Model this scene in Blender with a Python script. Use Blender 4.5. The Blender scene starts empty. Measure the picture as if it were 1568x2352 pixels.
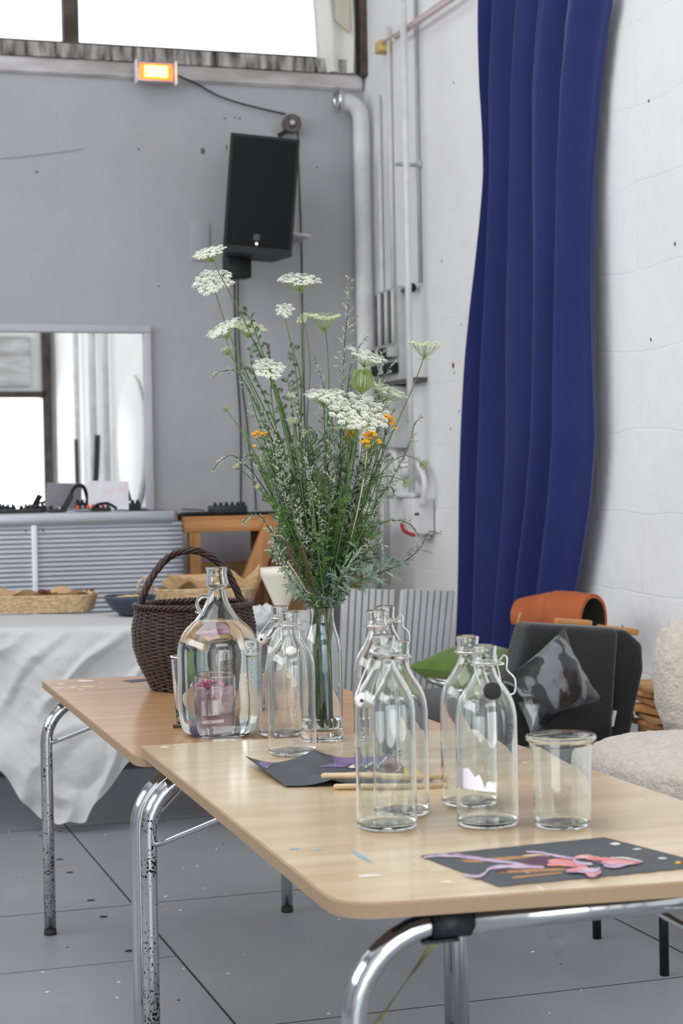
import bpy, bmesh, math, random
from mathutils import Vector, Matrix, noise, Quaternion
random.seed(7)
PI = math.pi
S = bpy.context.scene
COL = S.collection

# ---------------------------------------------------------------- camera
FP, CX, CY, HC = 4000.0, 784.0, 1176.0, 1.245
YAW, PIT, ROL = math.atan(1281/4000), math.atan(63/4000), math.atan(.0187)
FW = Vector((math.sin(YAW)*math.cos(PIT), math.cos(YAW)*math.cos(PIT), -math.sin(PIT)))
R0 = Vector((math.cos(YAW), -math.sin(YAW), 0)); U0 = R0.cross(FW)
RT = R0*math.cos(ROL) - U0*math.sin(ROL); UP = R0*math.sin(ROL) + U0*math.cos(ROL)
CP = Vector((0, 0, HC))
cd = bpy.data.cameras.new('camera'); cam = bpy.data.objects.new('camera', cd); COL.objects.link(cam)
M3 = Matrix((RT, UP, -FW)).transposed().to_4x4(); M3.translation = CP
cam.matrix_world = M3
cd.sensor_fit = 'VERTICAL'; cd.sensor_height = 24; cd.sensor_width = 16; cd.lens = FP/2352*24
cd.clip_start = .05; cd.clip_end = 200
cd.dof.use_dof = True; cd.dof.focus_distance = 3.75; cd.dof.aperture_fstop = 4.5
S.camera = cam

# ---------------------------------------------------------------- exposure, sky, daylight through the openings
S.view_settings.view_transform = 'Standard'; S.view_settings.look = 'None'
S.view_settings.gamma = 1; S.view_settings.use_curve_mapping = False
S.view_settings.exposure = -0.17
S.cycles.max_bounces = 14; S.cycles.transmission_bounces = 14; S.cycles.transparent_max_bounces = 12
S.cycles.diffuse_bounces = 5; S.cycles.glossy_bounces = 6
W = bpy.data.worlds.new('sky'); S.world = W; W.use_nodes = True
bg = W.node_tree.nodes['Background']; bg.inputs[0].default_value = (.93, .97, 1, 1); bg.inputs[1].default_value = 2.8

def area(name, loc, direction, sx, sy, power, color=(1, .985, .98)):
    l = bpy.data.lights.new(name, 'AREA'); l.shape = 'RECTANGLE'; l.size = sx; l.size_y = sy
    l.energy = power; l.color = color
    o = bpy.data.objects.new(name, l); COL.objects.link(o); o.location = loc
    o.rotation_euler = Vector(direction).to_track_quat('-Z', 'Y').to_euler()
    return o
area('daylight_side_windows', (-4.9, 3.3, 3.5), (1, 0.0, -.12), 6.0, 2.0, 126)
area('daylight_entrance', (1.2, -2.45, 1.2), (0, 1, 0), 3.1, 2.2, 62)
area('daylight_entrance_upper', (1.0, -2.45, 3.8), (0, 1, -.15), 4.6, 1.1, 30)
area('daylight_rooflight', (-1.2, 3.2, 5.35), (0, 0, -1), 3.6, 6.0, 30)

# ---------------------------------------------------------------- helpers
def ray(px, py):
    return FW + RT*((px-CX)/FP) - UP*((py-CY)/FP)
def atz(px, py, z):
    d = ray(px, py); return CP + d*((z-HC)/d.z)
def aty(px, py, Y):
    d = ray(px, py); return CP + d*(Y/d.y)
def atx(px, py, X):
    d = ray(px, py); return CP + d*(X/d.x)
def depth(p): return (Vector(p)-CP).dot(FW)
def scl(p): return depth(p)/FP

class MB:
    def __init__(s): s.v = []; s.f = []; s.m = []; s.sm = []
    def add(s, vs, fs, mi=0, smooth=True):
        k = len(s.v); s.v += [Vector(a) for a in vs]
        for f in fs: s.f.append([i+k for i in f]); s.m.append(mi); s.sm.append(smooth)
        return s
    def box(s, c, size, bev=0, rot=None, mi=0, seg=2):
        bm = bmesh.new(); bmesh.ops.create_cube(bm, size=1)
        for v in bm.verts: v.co = Vector((v.co.x*size[0], v.co.y*size[1], v.co.z*size[2]))
        if bev: bmesh.ops.bevel(bm, geom=bm.edges[:], offset=bev, segments=seg, affect='EDGES', profile=.5)
        bm.verts.index_update()
        R = rot or Matrix.Identity(3)
        s.add([R @ v.co + Vector(c) for v in bm.verts], [[v.index for v in f.verts] for f in bm.faces], mi, bool(bev))
        bm.free(); return s
    def lathe(s, prof, c=(0, 0, 0), n=48, mi=0, axis=None, smooth=True):
        c = Vector(c); Q = Vector((0, 0, 1)).rotation_difference(Vector(axis)).to_matrix() if axis else Matrix.Identity(3)
        vs = []; idx = []
        for (r, z) in prof:
            if r < 1e-6: idx.append([len(vs)]); vs.append(c+Q@Vector((0, 0, z)))
            else:
                idx.append(list(range(len(vs), len(vs)+n)))
                for i in range(n):
                    a = 2*PI*i/n; vs.append(c+Q@Vector((r*math.cos(a), r*math.sin(a), z)))
        fs = []
        for a, b in zip(idx, idx[1:]):
            for i in range(n):
                j = (i+1) % n
                if len(a) == 1 and len(b) == 1: break
                if len(a) == 1: fs.append([a[0], b[j], b[i]])
                elif len(b) == 1: fs.append([a[i], a[j], b[0]])
                else: fs.append([a[i], a[j], b[j], b[i]])
        return s.add(vs, fs, mi, smooth)
    def tube(s, pts, r, n=8, mi=0, caps=True, closed=False):
        pts = [Vector(p) for p in pts]; N = len(pts)
        rr = r if isinstance(r, (list, tuple)) else [r]*N
        vs = []; nrm = None
        for i, p in enumerate(pts):
            if closed: t = pts[(i+1) % N]-pts[i-1]
            else: t = pts[min(i+1, N-1)]-pts[max(i-1, 0)]
            if t.length < 1e-9: t = Vector((0, 0, 1))
            t.normalize()
            if nrm is None:
                nrm = t.orthogonal().normalized()
            else:
                nrm = nrm - t*nrm.dot(t)
                nrm = nrm.normalized() if nrm.length > 1e-6 else t.orthogonal().normalized()
            b = t.cross(nrm)
            for k in range(n):
                a = 2*PI*k/n; vs.append(p+(nrm*math.cos(a)+b*math.sin(a))*rr[i])
        fs = []
        for i in range(N if closed else N-1):
            i2 = (i+1) % N
            for k in range(n):
                k2 = (k+1) % n; fs.append([i*n+k, i*n+k2, i2*n+k2, i2*n+k])
        if caps and not closed:
            fs.append(list(range(n))[::-1]); fs.append([(N-1)*n+k for k in range(n)])
        return s.add(vs, fs, mi, True)
    def grid(s, fn, nu, nv, mi=0, closeu=False, smooth=True):
        vs = [fn(i/nu, j/nv) for j in range(nv+1) for i in range(nu if closeu else nu+1)]
        w = nu if closeu else nu+1; fs = []
        for j in range(nv):
            for i in range(nu):
                i2 = (i+1) % w if closeu else i+1
                fs.append([j*w+i, j*w+i2, (j+1)*w+i2, (j+1)*w+i])
        return s.add(vs, fs, mi, smooth)
    def ball(s, c, r, n=8, m=6, mi=0, fn=None):
        c = Vector(c); r = Vector(r) if hasattr(r, '__len__') else Vector((r, r, r))
        def q(u, v):
            a = 2*PI*u; b = PI*(v-.5)*.999
            d = Vector((math.cos(a)*math.cos(b), math.sin(a)*math.cos(b), math.sin(b)))
            p = c+Vector((d.x*r.x, d.y*r.y, d.z*r.z)); return fn(p, d) if fn else p
        return s.grid(q, n, m, mi, closeu=True)
    def slab(s, poly, z0, z1, mi=0, mi_side=None, bev=0):
        n = len(poly); k = MB(); vs = [(p[0], p[1], z0) for p in poly]+[(p[0], p[1], z1) for p in poly]
        s.add(vs, [list(range(n))[::-1], list(range(n, 2*n))], mi, False)
        s.add(vs, [[i, (i+1) % n, (i+1) % n+n, i+n] for i in range(n)], mi if mi_side is None else mi_side, False)
        return s
    def build(s, name, mats, parent=None, origin=None):
        me = bpy.data.meshes.new(name); o = bpy.data.objects.new(name, me); COL.objects.link(o)
        if parent is not None:
            off = WL[parent.name]
            o.parent = parent; WL[o.name] = off.copy()
        else:
            if origin is None:
                xs = [v.x for v in s.v]; ys = [v.y for v in s.v]; zs = [v.z for v in s.v]
                origin = ((min(xs)+max(xs))/2, (min(ys)+max(ys))/2, min(zs))
            off = Vector(origin); o.location = off; WL[o.name] = off.copy()
        me.from_pydata([v-off for v in s.v], [], s.f); me.update()
        for mt in (mats if isinstance(mats, (list, tuple)) else [mats]): me.materials.append(mt)
        for p, mi, sm in zip(me.polygons, s.m, s.sm): p.material_index = mi; p.use_smooth = sm
        return o
WL = {}
def tag(o, label, cat, group=None, kind=None):
    o['label'] = label; o['category'] = cat
    if group: o['group'] = group
    if kind: o['kind'] = kind
    return o
def thing(name, loc, label, cat, group=None):
    o = bpy.data.objects.new(name, None); COL.objects.link(o); o.location = loc; o.empty_display_size = .05
    WL[o.name] = Vector(loc); return tag(o, label, cat, group)
def structure(o):
    o['kind'] = 'structure'; return o
def spline(pts, n=6):
    pts = [Vector(p) for p in pts]; out = []
    for i in range(len(pts)-1):
        p0 = pts[max(i-1, 0)]; p1 = pts[i]; p2 = pts[i+1]; p3 = pts[min(i+2, len(pts)-1)]
        for k in range(n):
            t = k/n
            out.append(.5*((2*p1)+(p2-p0)*t+(2*p0-5*p1+4*p2-p3)*t*t+(3*p1-p0-3*p2+p3)*t**3))
    out.append(pts[-1]); return out
def rotz(a): return Matrix.Rotation(a, 3, 'Z')
def U(a, b): return random.uniform(a, b)

# ---------------------------------------------------------------- materials
def srgb(r, g, b):
    f = lambda c: (c/255/12.92) if c/255 <= .04045 else ((c/255+.055)/1.055)**2.4
    return (f(r), f(g), f(b), 1)
def mat(name, col, rough=.6, metal=0, var=0, vscale=5, bump=0, bscale=30, trans=0, ior=1.45, sheen=0, coat=0,
        col2=None, stretch=(1, 1, 1), emis=None, es=0, sub=0, spec=None, detail=4):
    m = bpy.data.materials.new(name); m.use_nodes = True; nt = m.node_tree; N = nt.nodes; L = nt.links
    p = N['Principled BSDF']; p.inputs['Base Color'].default_value = col
    p.inputs['Roughness'].default_value = rough; p.inputs['Metallic'].default_value = metal
    p.inputs['IOR'].default_value = ior
    if trans: p.inputs['Transmission Weight'].default_value = trans
    if sheen: p.inputs['Sheen Weight'].default_value = sheen
    if coat: p.inputs['Coat Weight'].default_value = coat; p.inputs['Coat Roughness'].default_value = .12
    if emis: p.inputs['Emission Color'].default_value = emis; p.inputs['Emission Strength'].default_value = es
    if spec is not None: p.inputs['Specular IOR Level'].default_value = spec
    if var or bump or col2:
        tc = N.new('ShaderNodeTexCoord'); mp = N.new('ShaderNodeMapping'); L.new(tc.outputs['Object'], mp.inputs[0])
        mp.inputs['Scale'].default_value = stretch
    if var or col2:
        nz = N.new('ShaderNodeTexNoise'); nz.inputs['Scale'].default_value = vscale; nz.inputs['Detail'].default_value = detail
        L.new(mp.outputs[0], nz.inputs['Vector'])
        rp = N.new('ShaderNodeValToRGB'); L.new(nz.outputs['Fac'], rp.inputs[0])
        c2 = col2 or tuple(c*(1-var) for c in col[:3])+(1,)
        rp.color_ramp.elements[0].position = .36; rp.color_ramp.elements[1].position = .64
        rp.color_ramp.elements[0].color = c2; rp.color_ramp.elements[1].color = col
        L.new(rp.outputs[0], p.inputs['Base Color'])
    if bump:
        nb = N.new('ShaderNodeTexNoise'); nb.inputs['Scale'].default_value = bscale; nb.inputs['Detail'].default_value = 6
        L.new(mp.outputs[0], nb.inputs['Vector'])
        b = N.new('ShaderNodeBump'); b.inputs['Strength'].default_value = bump; b.inputs['Distance'].default_value = .01
        L.new(nb.outputs['Fac'], b.inputs['Height']); L.new(b.outputs[0], p.inputs['Normal'])
    return m
def wall_mat(name, col, axis, dirt=.12, bw=.62, bh=.27, jit=.035, lines=.55, lc=.10):
    """painted block wall: faint courses, uneven coats of paint, small scuffs"""
    m = mat(name, col, .75); nt = m.node_tree; N = nt.nodes; L = nt.links; p = N['Principled BSDF']
    tc = N.new('ShaderNodeTexCoord'); sp = N.new('ShaderNodeSeparateXYZ'); cb = N.new('ShaderNodeCombineXYZ')
    L.new(tc.outputs['Object'], sp.inputs[0]); L.new(sp.outputs[axis], cb.inputs[0]); L.new(sp.outputs[2], cb.inputs[1])
    wob = N.new('ShaderNodeTexNoise'); wob.inputs['Scale'].default_value = 2.5; L.new(tc.outputs['Object'], wob.inputs['Vector'])
    ad = N.new('ShaderNodeVectorMath'); ad.operation = 'MULTIPLY_ADD'; ad.inputs[1].default_value = (jit, jit, jit)
    L.new(wob.outputs['Color'], ad.inputs[0]); L.new(cb.outputs[0], ad.inputs[2])
    br = N.new('ShaderNodeTexBrick'); br.inputs['Scale'].default_value = 1; br.inputs['Brick Width'].default_value = bw
    br.inputs['Row Height'].default_value = bh; br.inputs['Mortar Size'].default_value = .006; br.inputs['Mortar Smooth'].default_value = 1
    L.new(ad.outputs[0], br.inputs['Vector'])
    n1 = N.new('ShaderNodeTexNoise'); n1.inputs['Scale'].default_value = 1.6; n1.inputs['Detail'].default_value = 8; L.new(tc.outputs['Object'], n1.inputs['Vector'])
    n2 = N.new('ShaderNodeTexNoise'); n2.inputs['Scale'].default_value = 14; n2.inputs['Detail'].default_value = 6; L.new(tc.outputs['Object'], n2.inputs['Vector'])
    r1 = N.new('ShaderNodeValToRGB'); L.new(n1.outputs['Fac'], r1.inputs[0])
    r1.color_ramp.elements[0].position = .3; r1.color_ramp.elements[1].position = .6
    r1.color_ramp.elements[0].color = tuple(c*(1-dirt) for c in col[:3])+(1,); r1.color_ramp.elements[1].color = col
    mx = N.new('ShaderNodeMix'); mx.data_type = 'RGBA'; mx.blend_type = 'MULTIPLY'
    mm = N.new('ShaderNodeMath'); mm.operation = 'MULTIPLY'; mm.inputs[1].default_value = lc
    L.new(br.outputs['Fac'], mm.inputs[0]); 
    mk = N.new('ShaderNodeMath'); mk.operation = 'MULTIPLY'; L.new(mm.outputs[0], mk.inputs[0]); L.new(n1.outputs['Fac'], mk.inputs[1])
    L.new(mk.outputs[0], mx.inputs[0]); L.new(r1.outputs[0], mx.inputs[6]); mx.inputs[7].default_value = (.25, .24, .22, 1)
    L.new(mx.outputs[2], p.inputs['Base Color'])
    h = N.new('ShaderNodeMath'); h.operation = 'MULTIPLY_ADD'; h.inputs[1].default_value = -lines; L.new(br.outputs['Fac'], h.inputs[0]); L.new(n2.outputs['Fac'], h.inputs[2])
    b = N.new('ShaderNodeBump'); b.inputs['Strength'].default_value = .45; b.inputs['Distance'].default_value = .012
    L.new(h.outputs[0], b.inputs['Height']); L.new(b.outputs[0], p.inputs['Normal'])
    return m
def thin_glass(name, tint=(.97, .99, 1, 1)):
    m = bpy.data.materials.new(name); m.use_nodes = True; nt = m.node_tree; N = nt.nodes; L = nt.links
    N.remove(N['Principled BSDF']); out = N['Material Output']
    t = N.new('ShaderNodeBsdfTransparent'); t.inputs[0].default_value = tint
    g = N.new('ShaderNodeBsdfGlossy'); g.inputs['Roughness'].default_value = .02
    f = N.new('ShaderNodeFresnel'); f.inputs[0].default_value = 1.45
    mx = N.new('ShaderNodeMixShader'); L.new(f.outputs[0], mx.inputs[0]); L.new(t.outputs[0], mx.inputs[1]); L.new(g.outputs[0], mx.inputs[2])
    L.new(mx.outputs[0], out.inputs[0]); return m
def cloth_mat(name, col, trans=.35, rough=.9, bump=.3, bscale=60):
    m = mat(name, col, rough, bump=bump, bscale=bscale, sheen=.2); nt = m.node_tree; N = nt.nodes; L = nt.links
    t = N.new('ShaderNodeBsdfTranslucent'); t.inputs[0].default_value = col
    mx = N.new('ShaderNodeMixShader'); mx.inputs[0].default_value = trans
    L.new(N['Principled BSDF'].outputs[0], mx.inputs[1]); L.new(t.outputs[0], mx.inputs[2]); L.new(mx.outputs[0], N['Material Output'].inputs[0])
    return m
def wood_mat(name, c1, c2, axis=0, rough=.5, scale=1, coat=0, bump=.1, ring=18):
    st = [ring*scale]*3; st[axis] = 1.2*scale
    return mat(name, c1, rough, col2=c2, vscale=1.6, stretch=tuple(st), bump=bump, bscale=4, coat=coat, detail=8)
M = {}
M['wall_back'] = wall_mat('white_painted_blocks_grey', (.44, .438, .46, 1), 0, .08, .9, .45, .05, .10, .03)
M['wall_right'] = wall_mat('white_painted_brick', (.88, .87, .87, 1), 1, .07, .66, .29, .07, .20, .035)
M['white_paint'] = mat('white_pipe_paint', (.78, .77, .77, 1), .5, var=.15, vscale=8)
M['grey_paint'] = mat('light_grey_paint', (.55, .55, .56, 1), .5, var=.2, vscale=6)
M['dirty_sill'] = mat('stained_sill', (.50, .47, .45, 1), .85, col2=(.035, .03, .03, 1), vscale=7, stretch=(3, 3, .6), bump=.4)
M['brown_frame'] = mat('dark_brown_timber', (.10, .075, .06, 1), .7, var=.5, vscale=9, bump=.3)
M['ceiling'] = mat('ceiling_paint', (.6, .6, .6, 1), .9, var=.1)
M['chrome'] = mat('worn_chrome', (.62, .64, .67, 1), .10, 1)
M['steel'] = mat('steel_wire', (.66, .66, .66, 1), .22, 1)
M['black_plastic'] = mat('black_plastic', (.007, .007, .008, 1), .5)
M['black_matte'] = mat('black_matte', (.004, .0045, .005, 1), .85, bump=.2, bscale=200)
M['rubber'] = mat('black_rubber', (.02, .02, .02, 1), .8)
M['tape'] = mat('black_cloth_tape', (.012, .013, .018, 1), .5, bump=.3, bscale=60)
M['glass'] = mat('bottle_glass', (.972, .990, .984, 1), 0, trans=1, ior=1.50)
M['glass_green'] = mat('green_tinted_glass', (.95, .988, .978, 1), 0, trans=1, ior=1.50)
M['water'] = mat('water', (.985, .995, .99, 1), 0, trans=1, ior=1.33)
M['white_plastic'] = mat('white_porcelain', (.80, .79, .75, 1), .3)
M['mirror'] = mat('mirror_silver', (.80, .83, .82, 1), .003, 1)
M['alu'] = mat('brushed_aluminium', (.60, .63, .68, 1), .33, .75, var=.1, vscale=3, stretch=(1, 1, 20))
M['pine'] = wood_mat('pine', srgb(206, 152, 96), srgb(176, 118, 66), 0, .6)
M['pine_v'] = wood_mat('pine_upright', srgb(200, 146, 92), srgb(168, 112, 64), 2, .6)
M['pine_dark'] = wood_mat('red_brown_wood', srgb(150, 92, 56), srgb(110, 64, 38), 2, .6)  # darker red-brown wood for the inner leg, post and lounger edge
M['ply_light'] = wood_mat('light_fibreboard', srgb(190, 150, 100), srgb(176, 134, 88), 0, .7)
M['stick'] = wood_mat('pale_beech', srgb(222, 198, 160), srgb(206, 178, 138), 0, .5)
# ---------------------------------------------------------------- room shell
def floor_material():
    m = mat('grey_painted_boards', srgb(143, 147, 151), .42, var=.16, vscale=1.3, bump=.06, bscale=25, stretch=(1.4, 1, 1))
    return m
M['floor'] = floor_material()
M['seam'] = mat('floor_seam', (.03, .03, .032, 1), .9)
M['speck_white'] = mat('dried_white_paint', (.75, .75, .73, 1), .5)
M['speck_orange'] = mat('dried_orange_paint', srgb(190, 110, 70), .6)
M['speck_blue'] = mat('dried_blue_paint', srgb(135, 170, 190), .5)
b = MB(); b.box((-1, 3.1, -.05), (8.2, 12.4, .1))
for X in (-2.781, -1.531, -.281, .969, 2.219): b.box((X, 3.1, 0.0002), (.006, 11, .0008), mi=1)
for Y in (6.41, 5.14, 3.87, 2.60, 1.33, 7.68): b.box((-1, Y, 0.0002), (7.7, .004, .0008), mi=1)
b.box((.34, 4.53, .0002), (1.25, .002, .0007), mi=1)
for Y in (6.292, 5.866, 5.653, 5.244, 5.028, 4.63): b.lathe([(0, .0008), (.012, .0008), (.013, 0)], (.86, Y, 0), 14, 1)
random.seed(3)
for i in range(150):
    x, y = U(-.2, 2.0), U(2.8, 6.6); r = U(.002, .006); mi = random.choice((2, 2, 2, 3, 1))
    b.lathe([(0, .0009), (r*U(.5, 1), .0009), (r, 0)], (x, y, 0), 6, mi)
for i in range(9):
    x, y = U(.1, 1.6), U(3.4, 6.0); L_ = U(.02, .07); a = U(-.5, .5)
    b.box((x, y, .0004), (L_, U(.002, .006), .0008), mi=random.choice((2, 3, 3)), rot=rotz(a))
fl = structure(b.build('floor', [M['floor'], M['seam'], M['speck_white'], M['speck_orange']], origin=(0, 0, 0)))

WY, WX = 8.6, 2.92
b = MB(); b.box((-1, WY+.1, 1.645), (8.2, .2, 3.29)); b.box((-1, WY+.1, 5.15), (8.2, .2, .5)); b.box((2.97, WY+.1, 4.1), (.30, .2, 1.62))
structure(b.build('wall_back', M['wall_back'], origin=(0, WY, 0)))
b = MB(); b.box((WX+.1, 3.1, 2.7), (.2, 11.0, 5.4))
structure(b.build('wall_right', M['wall_right'], origin=(WX, 3, 0)))
b = MB(); b.box((-5.1, 3.1, 1.2), (.2, 11.0, 2.4)); b.box((-5.1, 3.1, 5.0), (.2, 11, .8)); b.box((-5.1, -1.4, 3.5), (.2, 2, 2.2)); b.box((-5.1, 8.45, 3.5), (.2, .3, 2.2))
structure(b.build('wall_left', M['wall_back'], origin=(-5, 3, 0)))
b = MB()
b.box((-2.95, -2.5, 1.6), (4.2, .2, 3.2)); b.box((2.88, -2.5, 1.6), (.08, .2, 3.2)); b.box((1.0, -2.5, 2.75), (3.7, .2, .95))
b.box((-1, -2.5, 4.9), (8.0, .2, 1.0)); b.box((-3.2, -2.5, 3.8), (3.6, .2, 1.2)); b.box((3.1, -2.5, 3.8), (-.5, .2, 1.2))
structure(b.build('wall_front', M['wall_right'], origin=(0, -2.5, 0)))
b = MB(); b.box((-1, -1.2, 5.45), (8.2, 2.6, .1)); b.box((-1, 7.4, 5.45), (8.2, 2.4, .1)); b.box((-4.1, 3.2, 5.45), (2.0, 6.2, .1)); b.box((1.85, 3.2, 5.45), (2.4, 6.2, .1))
structure(b.build('ceiling', M['ceiling'], origin=(0, 3, 5.4)))

# clerestory window in the back wall
o = MB(); 
o.box((-1.1, WY+.02, 3.395), (7.9, .14, .07))
w1 = structure(o.build('window_1', M['dirty_sill'], origin=(0, WY, 3.4)))
f = MB()
for X in (-3.9, -1.4, 1.408, 2.0+.86): f.box((X, WY+.06, 4.1), (.075, .07, 1.36))
f.box((-1.1, WY+.06, 4.82), (7.9, .07, .1)); f.box((-1.1, WY+.06, 3.445), (7.9, .05, .03))
f.box((2.905, WY-.02, 4.0), (.05, .10, 1.3)); f.box((2.79, WY+.0, 4.0), (.03, .05, 1.2))
f.build('window_frame', M['brown_frame'], w1)
M['pane'] = thin_glass('window_pane')
f = MB(); f.box((-1.1, WY+.06, 4.1), (7.7, .006, 1.3)); f.build('window_pane', M['pane'], w1)
t = MB(); t.box((-1.05, WY-.008, 3.323), (7.9, .05, .074), bev=.006); t.box((-1.05, WY-.004, 3.287), (7.9, .022, .012))
M['grubby_white'] = mat('grubby_white_paint', (.68, .66, .66, 1), .8, col2=(.42, .39, .38, 1), vscale=3, stretch=(1, 1, 4), bump=.4)
structure(t.build('trim_1', M['grubby_white'], origin=(0, WY, 3.3)))
# rust marks and holes are dirt on the moulding
# rear entrance surround, seen in the mirror
t = MB(); t.box((2.83, -2.36, 1.55), (.10, .06, 3.1)); t.box((1.1, -2.36, 2.31), (3.4, .06, .07))
structure(t.build('door_1', M['brown_frame'], origin=(1.1, -2.4, 0)))
pn = MB(); pn.box((1.1, -2.36, 2.68), (3.1, .05, .55), bev=.01)
structure(pn.build('trim_2', M['grubby_white'], origin=(1.1, -2.4, 2.4)))

# white dust sheet hanging in front of the clerestory, and the board behind it
M['sheet'] = cloth_mat('white_sheet', (.80, .79, .74, 1), .12)
def sheet(u, v):
    z = 3.36+1.3*v
    xl = 2.66-.05*v**.4; xr = 2.84
    X = xl+(xr-xl)*u
    return Vector((X+.008*math.sin(9*v), WY-.055+.02*math.sin(u*11+v*2)+.012*noise.noise(Vector((u*4, v*6, 1))), z))
o = MB(); o.grid(sheet, 30, 40)
# pulled-up hem on the right leaves a sliver of daylight
o2 = o.build('dust_sheet', M['sheet'])
tag(o2, 'white sheet hanging over the right end of the high window', 'sheet')
o = MB(); P = [(2.74, 3.62), (2.815, 3.555), (2.815, 4.4), (2.74, 4.4)]
o.add([(x, WY-.10, z) for x, z in P]+[(x, WY-.085, z) for x, z in P], [[0, 1, 2, 3], [7, 6, 5, 4], [0, 4, 5, 1], [1, 5, 6, 2], [2, 6, 7, 3], [3, 7, 4, 0]], 0, False)
M['beige'] = mat('beige_board', srgb(205, 196, 178), .8, var=.1)
tag(o.build('cut_board', M['beige']), 'beige board with a slanted lower edge in the top window corner', 'board')

# ---------------------------------------------------------------- infrared heater under the window
hp = aty(355, 168, WY-.10)
h = thing('infrared_heater', (hp.x, WY, hp.z-.06), 'small wall heater glowing bright orange below the high window', 'heater')
o = MB(); o.box((hp.x, hp.y, hp.z), (.19, .05, .10), bev=.006)
M['heater_case'] = mat('pale_metal_case', (.5, .48, .5, 1), .4, .6)
o.build('housing', M['heater_case'], h)
M['glow'] = mat('glowing_reflector', (.6, .1, .02, 1), .4, emis=(1, .10, .008, 1), es=4.5)
M['core'] = mat('glowing_element', (1, .5, .1, 1), .4, emis=(1, .42, .05, 1), es=22)
o = MB(); o.box((hp.x, hp.y-.028, hp.z), (.155, .008, .076)); o.build('reflector', M['glow'], h)
for k in (-1, 0, 1):
    o = MB(); z = hp.z+k*.019; o.tube([(hp.x-.055, hp.y-.037, z), (hp.x+.055, hp.y-.037, z)], .0075, 10); o.build('heating_element', M['core'], h)
for sx in (-.1, .1):
    MB().box((hp.x+sx, hp.y-.03, hp.z-.005), (.008, .05, .115), bev=.003).build('side_bracket', M['white_paint'], h)
o = MB(); o.box((hp.x, WY-.05, hp.z), (.05, .10, .04)); o.build('wall_mount', M['brown_frame'], h)
# cable running to the reel
M['cable'] = mat('dark_cable', (.045, .042, .042, 1), .6)
def wire(name, pts, r, label, m='cable', parent=None, cat='cable', n=6, group=None):
    o = MB().tube(spline(pts, 5), r, n).build(name, M[m], parent)
    if parent is None: tag(o, label, cat, group)
    return o
wire('heater_cable', [aty(398, 170, WY-.07), aty(450, 192, WY-.03), aty(505, 222, WY-.03), aty(580, 245, WY-.03), aty(655, 262, WY-.03)], .005, 'dark cable sagging from the glowing heater to the cable reel')
rp = aty(670, 284, WY-.05)
r = thing('cable_reel', (rp.x, WY, rp.z-.05), 'round brown grey cable reel fixed above the loudspeaker', 'reel')
M['brown_grey'] = mat('brown_grey_metal', (.15, .125, .12, 1), .6, var=.4, vscale=40)
o = MB(); o.lathe([(0, .03), (.017, .03), (.02, .02), (.022, .012), (.035, .014), (.046, .02), (.048, .012), (.048, -.02), (0, -.02)], rp, 28, axis=(-.15, -1, 0)); o.build('drum', M['brown_grey'], r)
o = MB(); o.lathe([(0, .037), (.012, .036), (.014, .03)], rp, 16, axis=(-.15, -1, 0)); o.build('hub', M['grey_paint'], r)
o = MB(); o.box(rp+Vector((-.04, .02, -.045)), (.05, .05, .02), rot=Matrix.Rotation(-.5, 3, 'Y')); o.build('mounting_arm', M['black_plastic'], r)
wire('reel_cable', [aty(x, y, WY-.03) for x, y in ((684, 300), (686, 400), (692, 560), (694, 700), (698, 900), (703, 1050))], .0045, 'dark cable dropping down the wall from the round reel')

# ---------------------------------------------------------------- loudspeaker on the back wall
sc = aty(592, 458, 8.25)
sp = thing('loudspeaker', (sc.x, 8.25, sc.z-.33), 'large black loudspeaker tilted on its bracket high on the back wall', 'loudspeaker')
RS = Matrix.Rotation(.02, 3, 'X') @ Matrix.Rotation(-.15, 3, 'Z') @ Matrix.Rotation(.085, 3, 'Y')
sp_s = .60/.60
o = MB(); w, hgt, d = .335, .565, .30
prof = [(-w/2, -d/2), (w/2, -d/2), (w/2-.06, d/2), (-w/2+.06, d/2)]
vs = [RS@Vector((x, y, z))+sc for z in (-hgt/2, hgt/2) for x, y in prof]
o.add(vs, [[3, 2, 1, 0], [4, 5, 6, 7], [0, 1, 5, 4], [1, 2, 6, 5], [2, 3, 7, 6], [3, 0, 4, 7]], 0, False)
o.build('cabinet', M['black_plastic'], sp)
o = MB(); o.box(RS@Vector((0, -d/2-.006, .01))+sc, (w-.03, .012, hgt-.05), bev=.005, rot=RS); o.build('grille', M['black_matte'], sp)
o = MB(); o.box(RS@Vector((-.01, -d/2-.014, -hgt/2+.075))+sc, (.03, .006, .03), rot=RS); o.build('badge', mat('badge_grey', (.06, .06, .065, 1), .5), sp)
led = mat('indicator_light', (.8, .9, 1, 1), .3, emis=(.7, .85, 1, 1), es=2.5)
o = MB(); o.ball(RS@Vector((-.008, -d/2-.014, -hgt/2+.045))+sc, .006); o.build('indicator_light', led, sp)
bp = aty(544, 612, 8.42)
o = MB(); o.box(bp, (.125, .10, .12), bev=.006); o.box(bp+Vector((.0, .05, .1)), (.05, .26, .05)); o.build('bracket', M['black_plastic'], sp)
o = MB(); q = aty(680, 545, 8.49); o.box(q, (.09, .215, .012), rot=Matrix.Rotation(.12, 3, 'Y')); o.box(q+Vector((-.035, 0, .035)), (.01, .2, .06), rot=Matrix.Rotation(.2, 3, 'Y')); 
tag(o.build('shelf_bracket', M['grubby_white']), 'small grey white metal bracket sticking out right of the loudspeaker', 'bracket')
wire('speaker_cable', [aty(x, y, WY-.02) for x, y in ((538, 640), (541, 800), (548, 900), (553, 1000), (553, 1165))], .005, 'dark cable hanging straight down below the loudspeaker bracket to the mixer')
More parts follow.
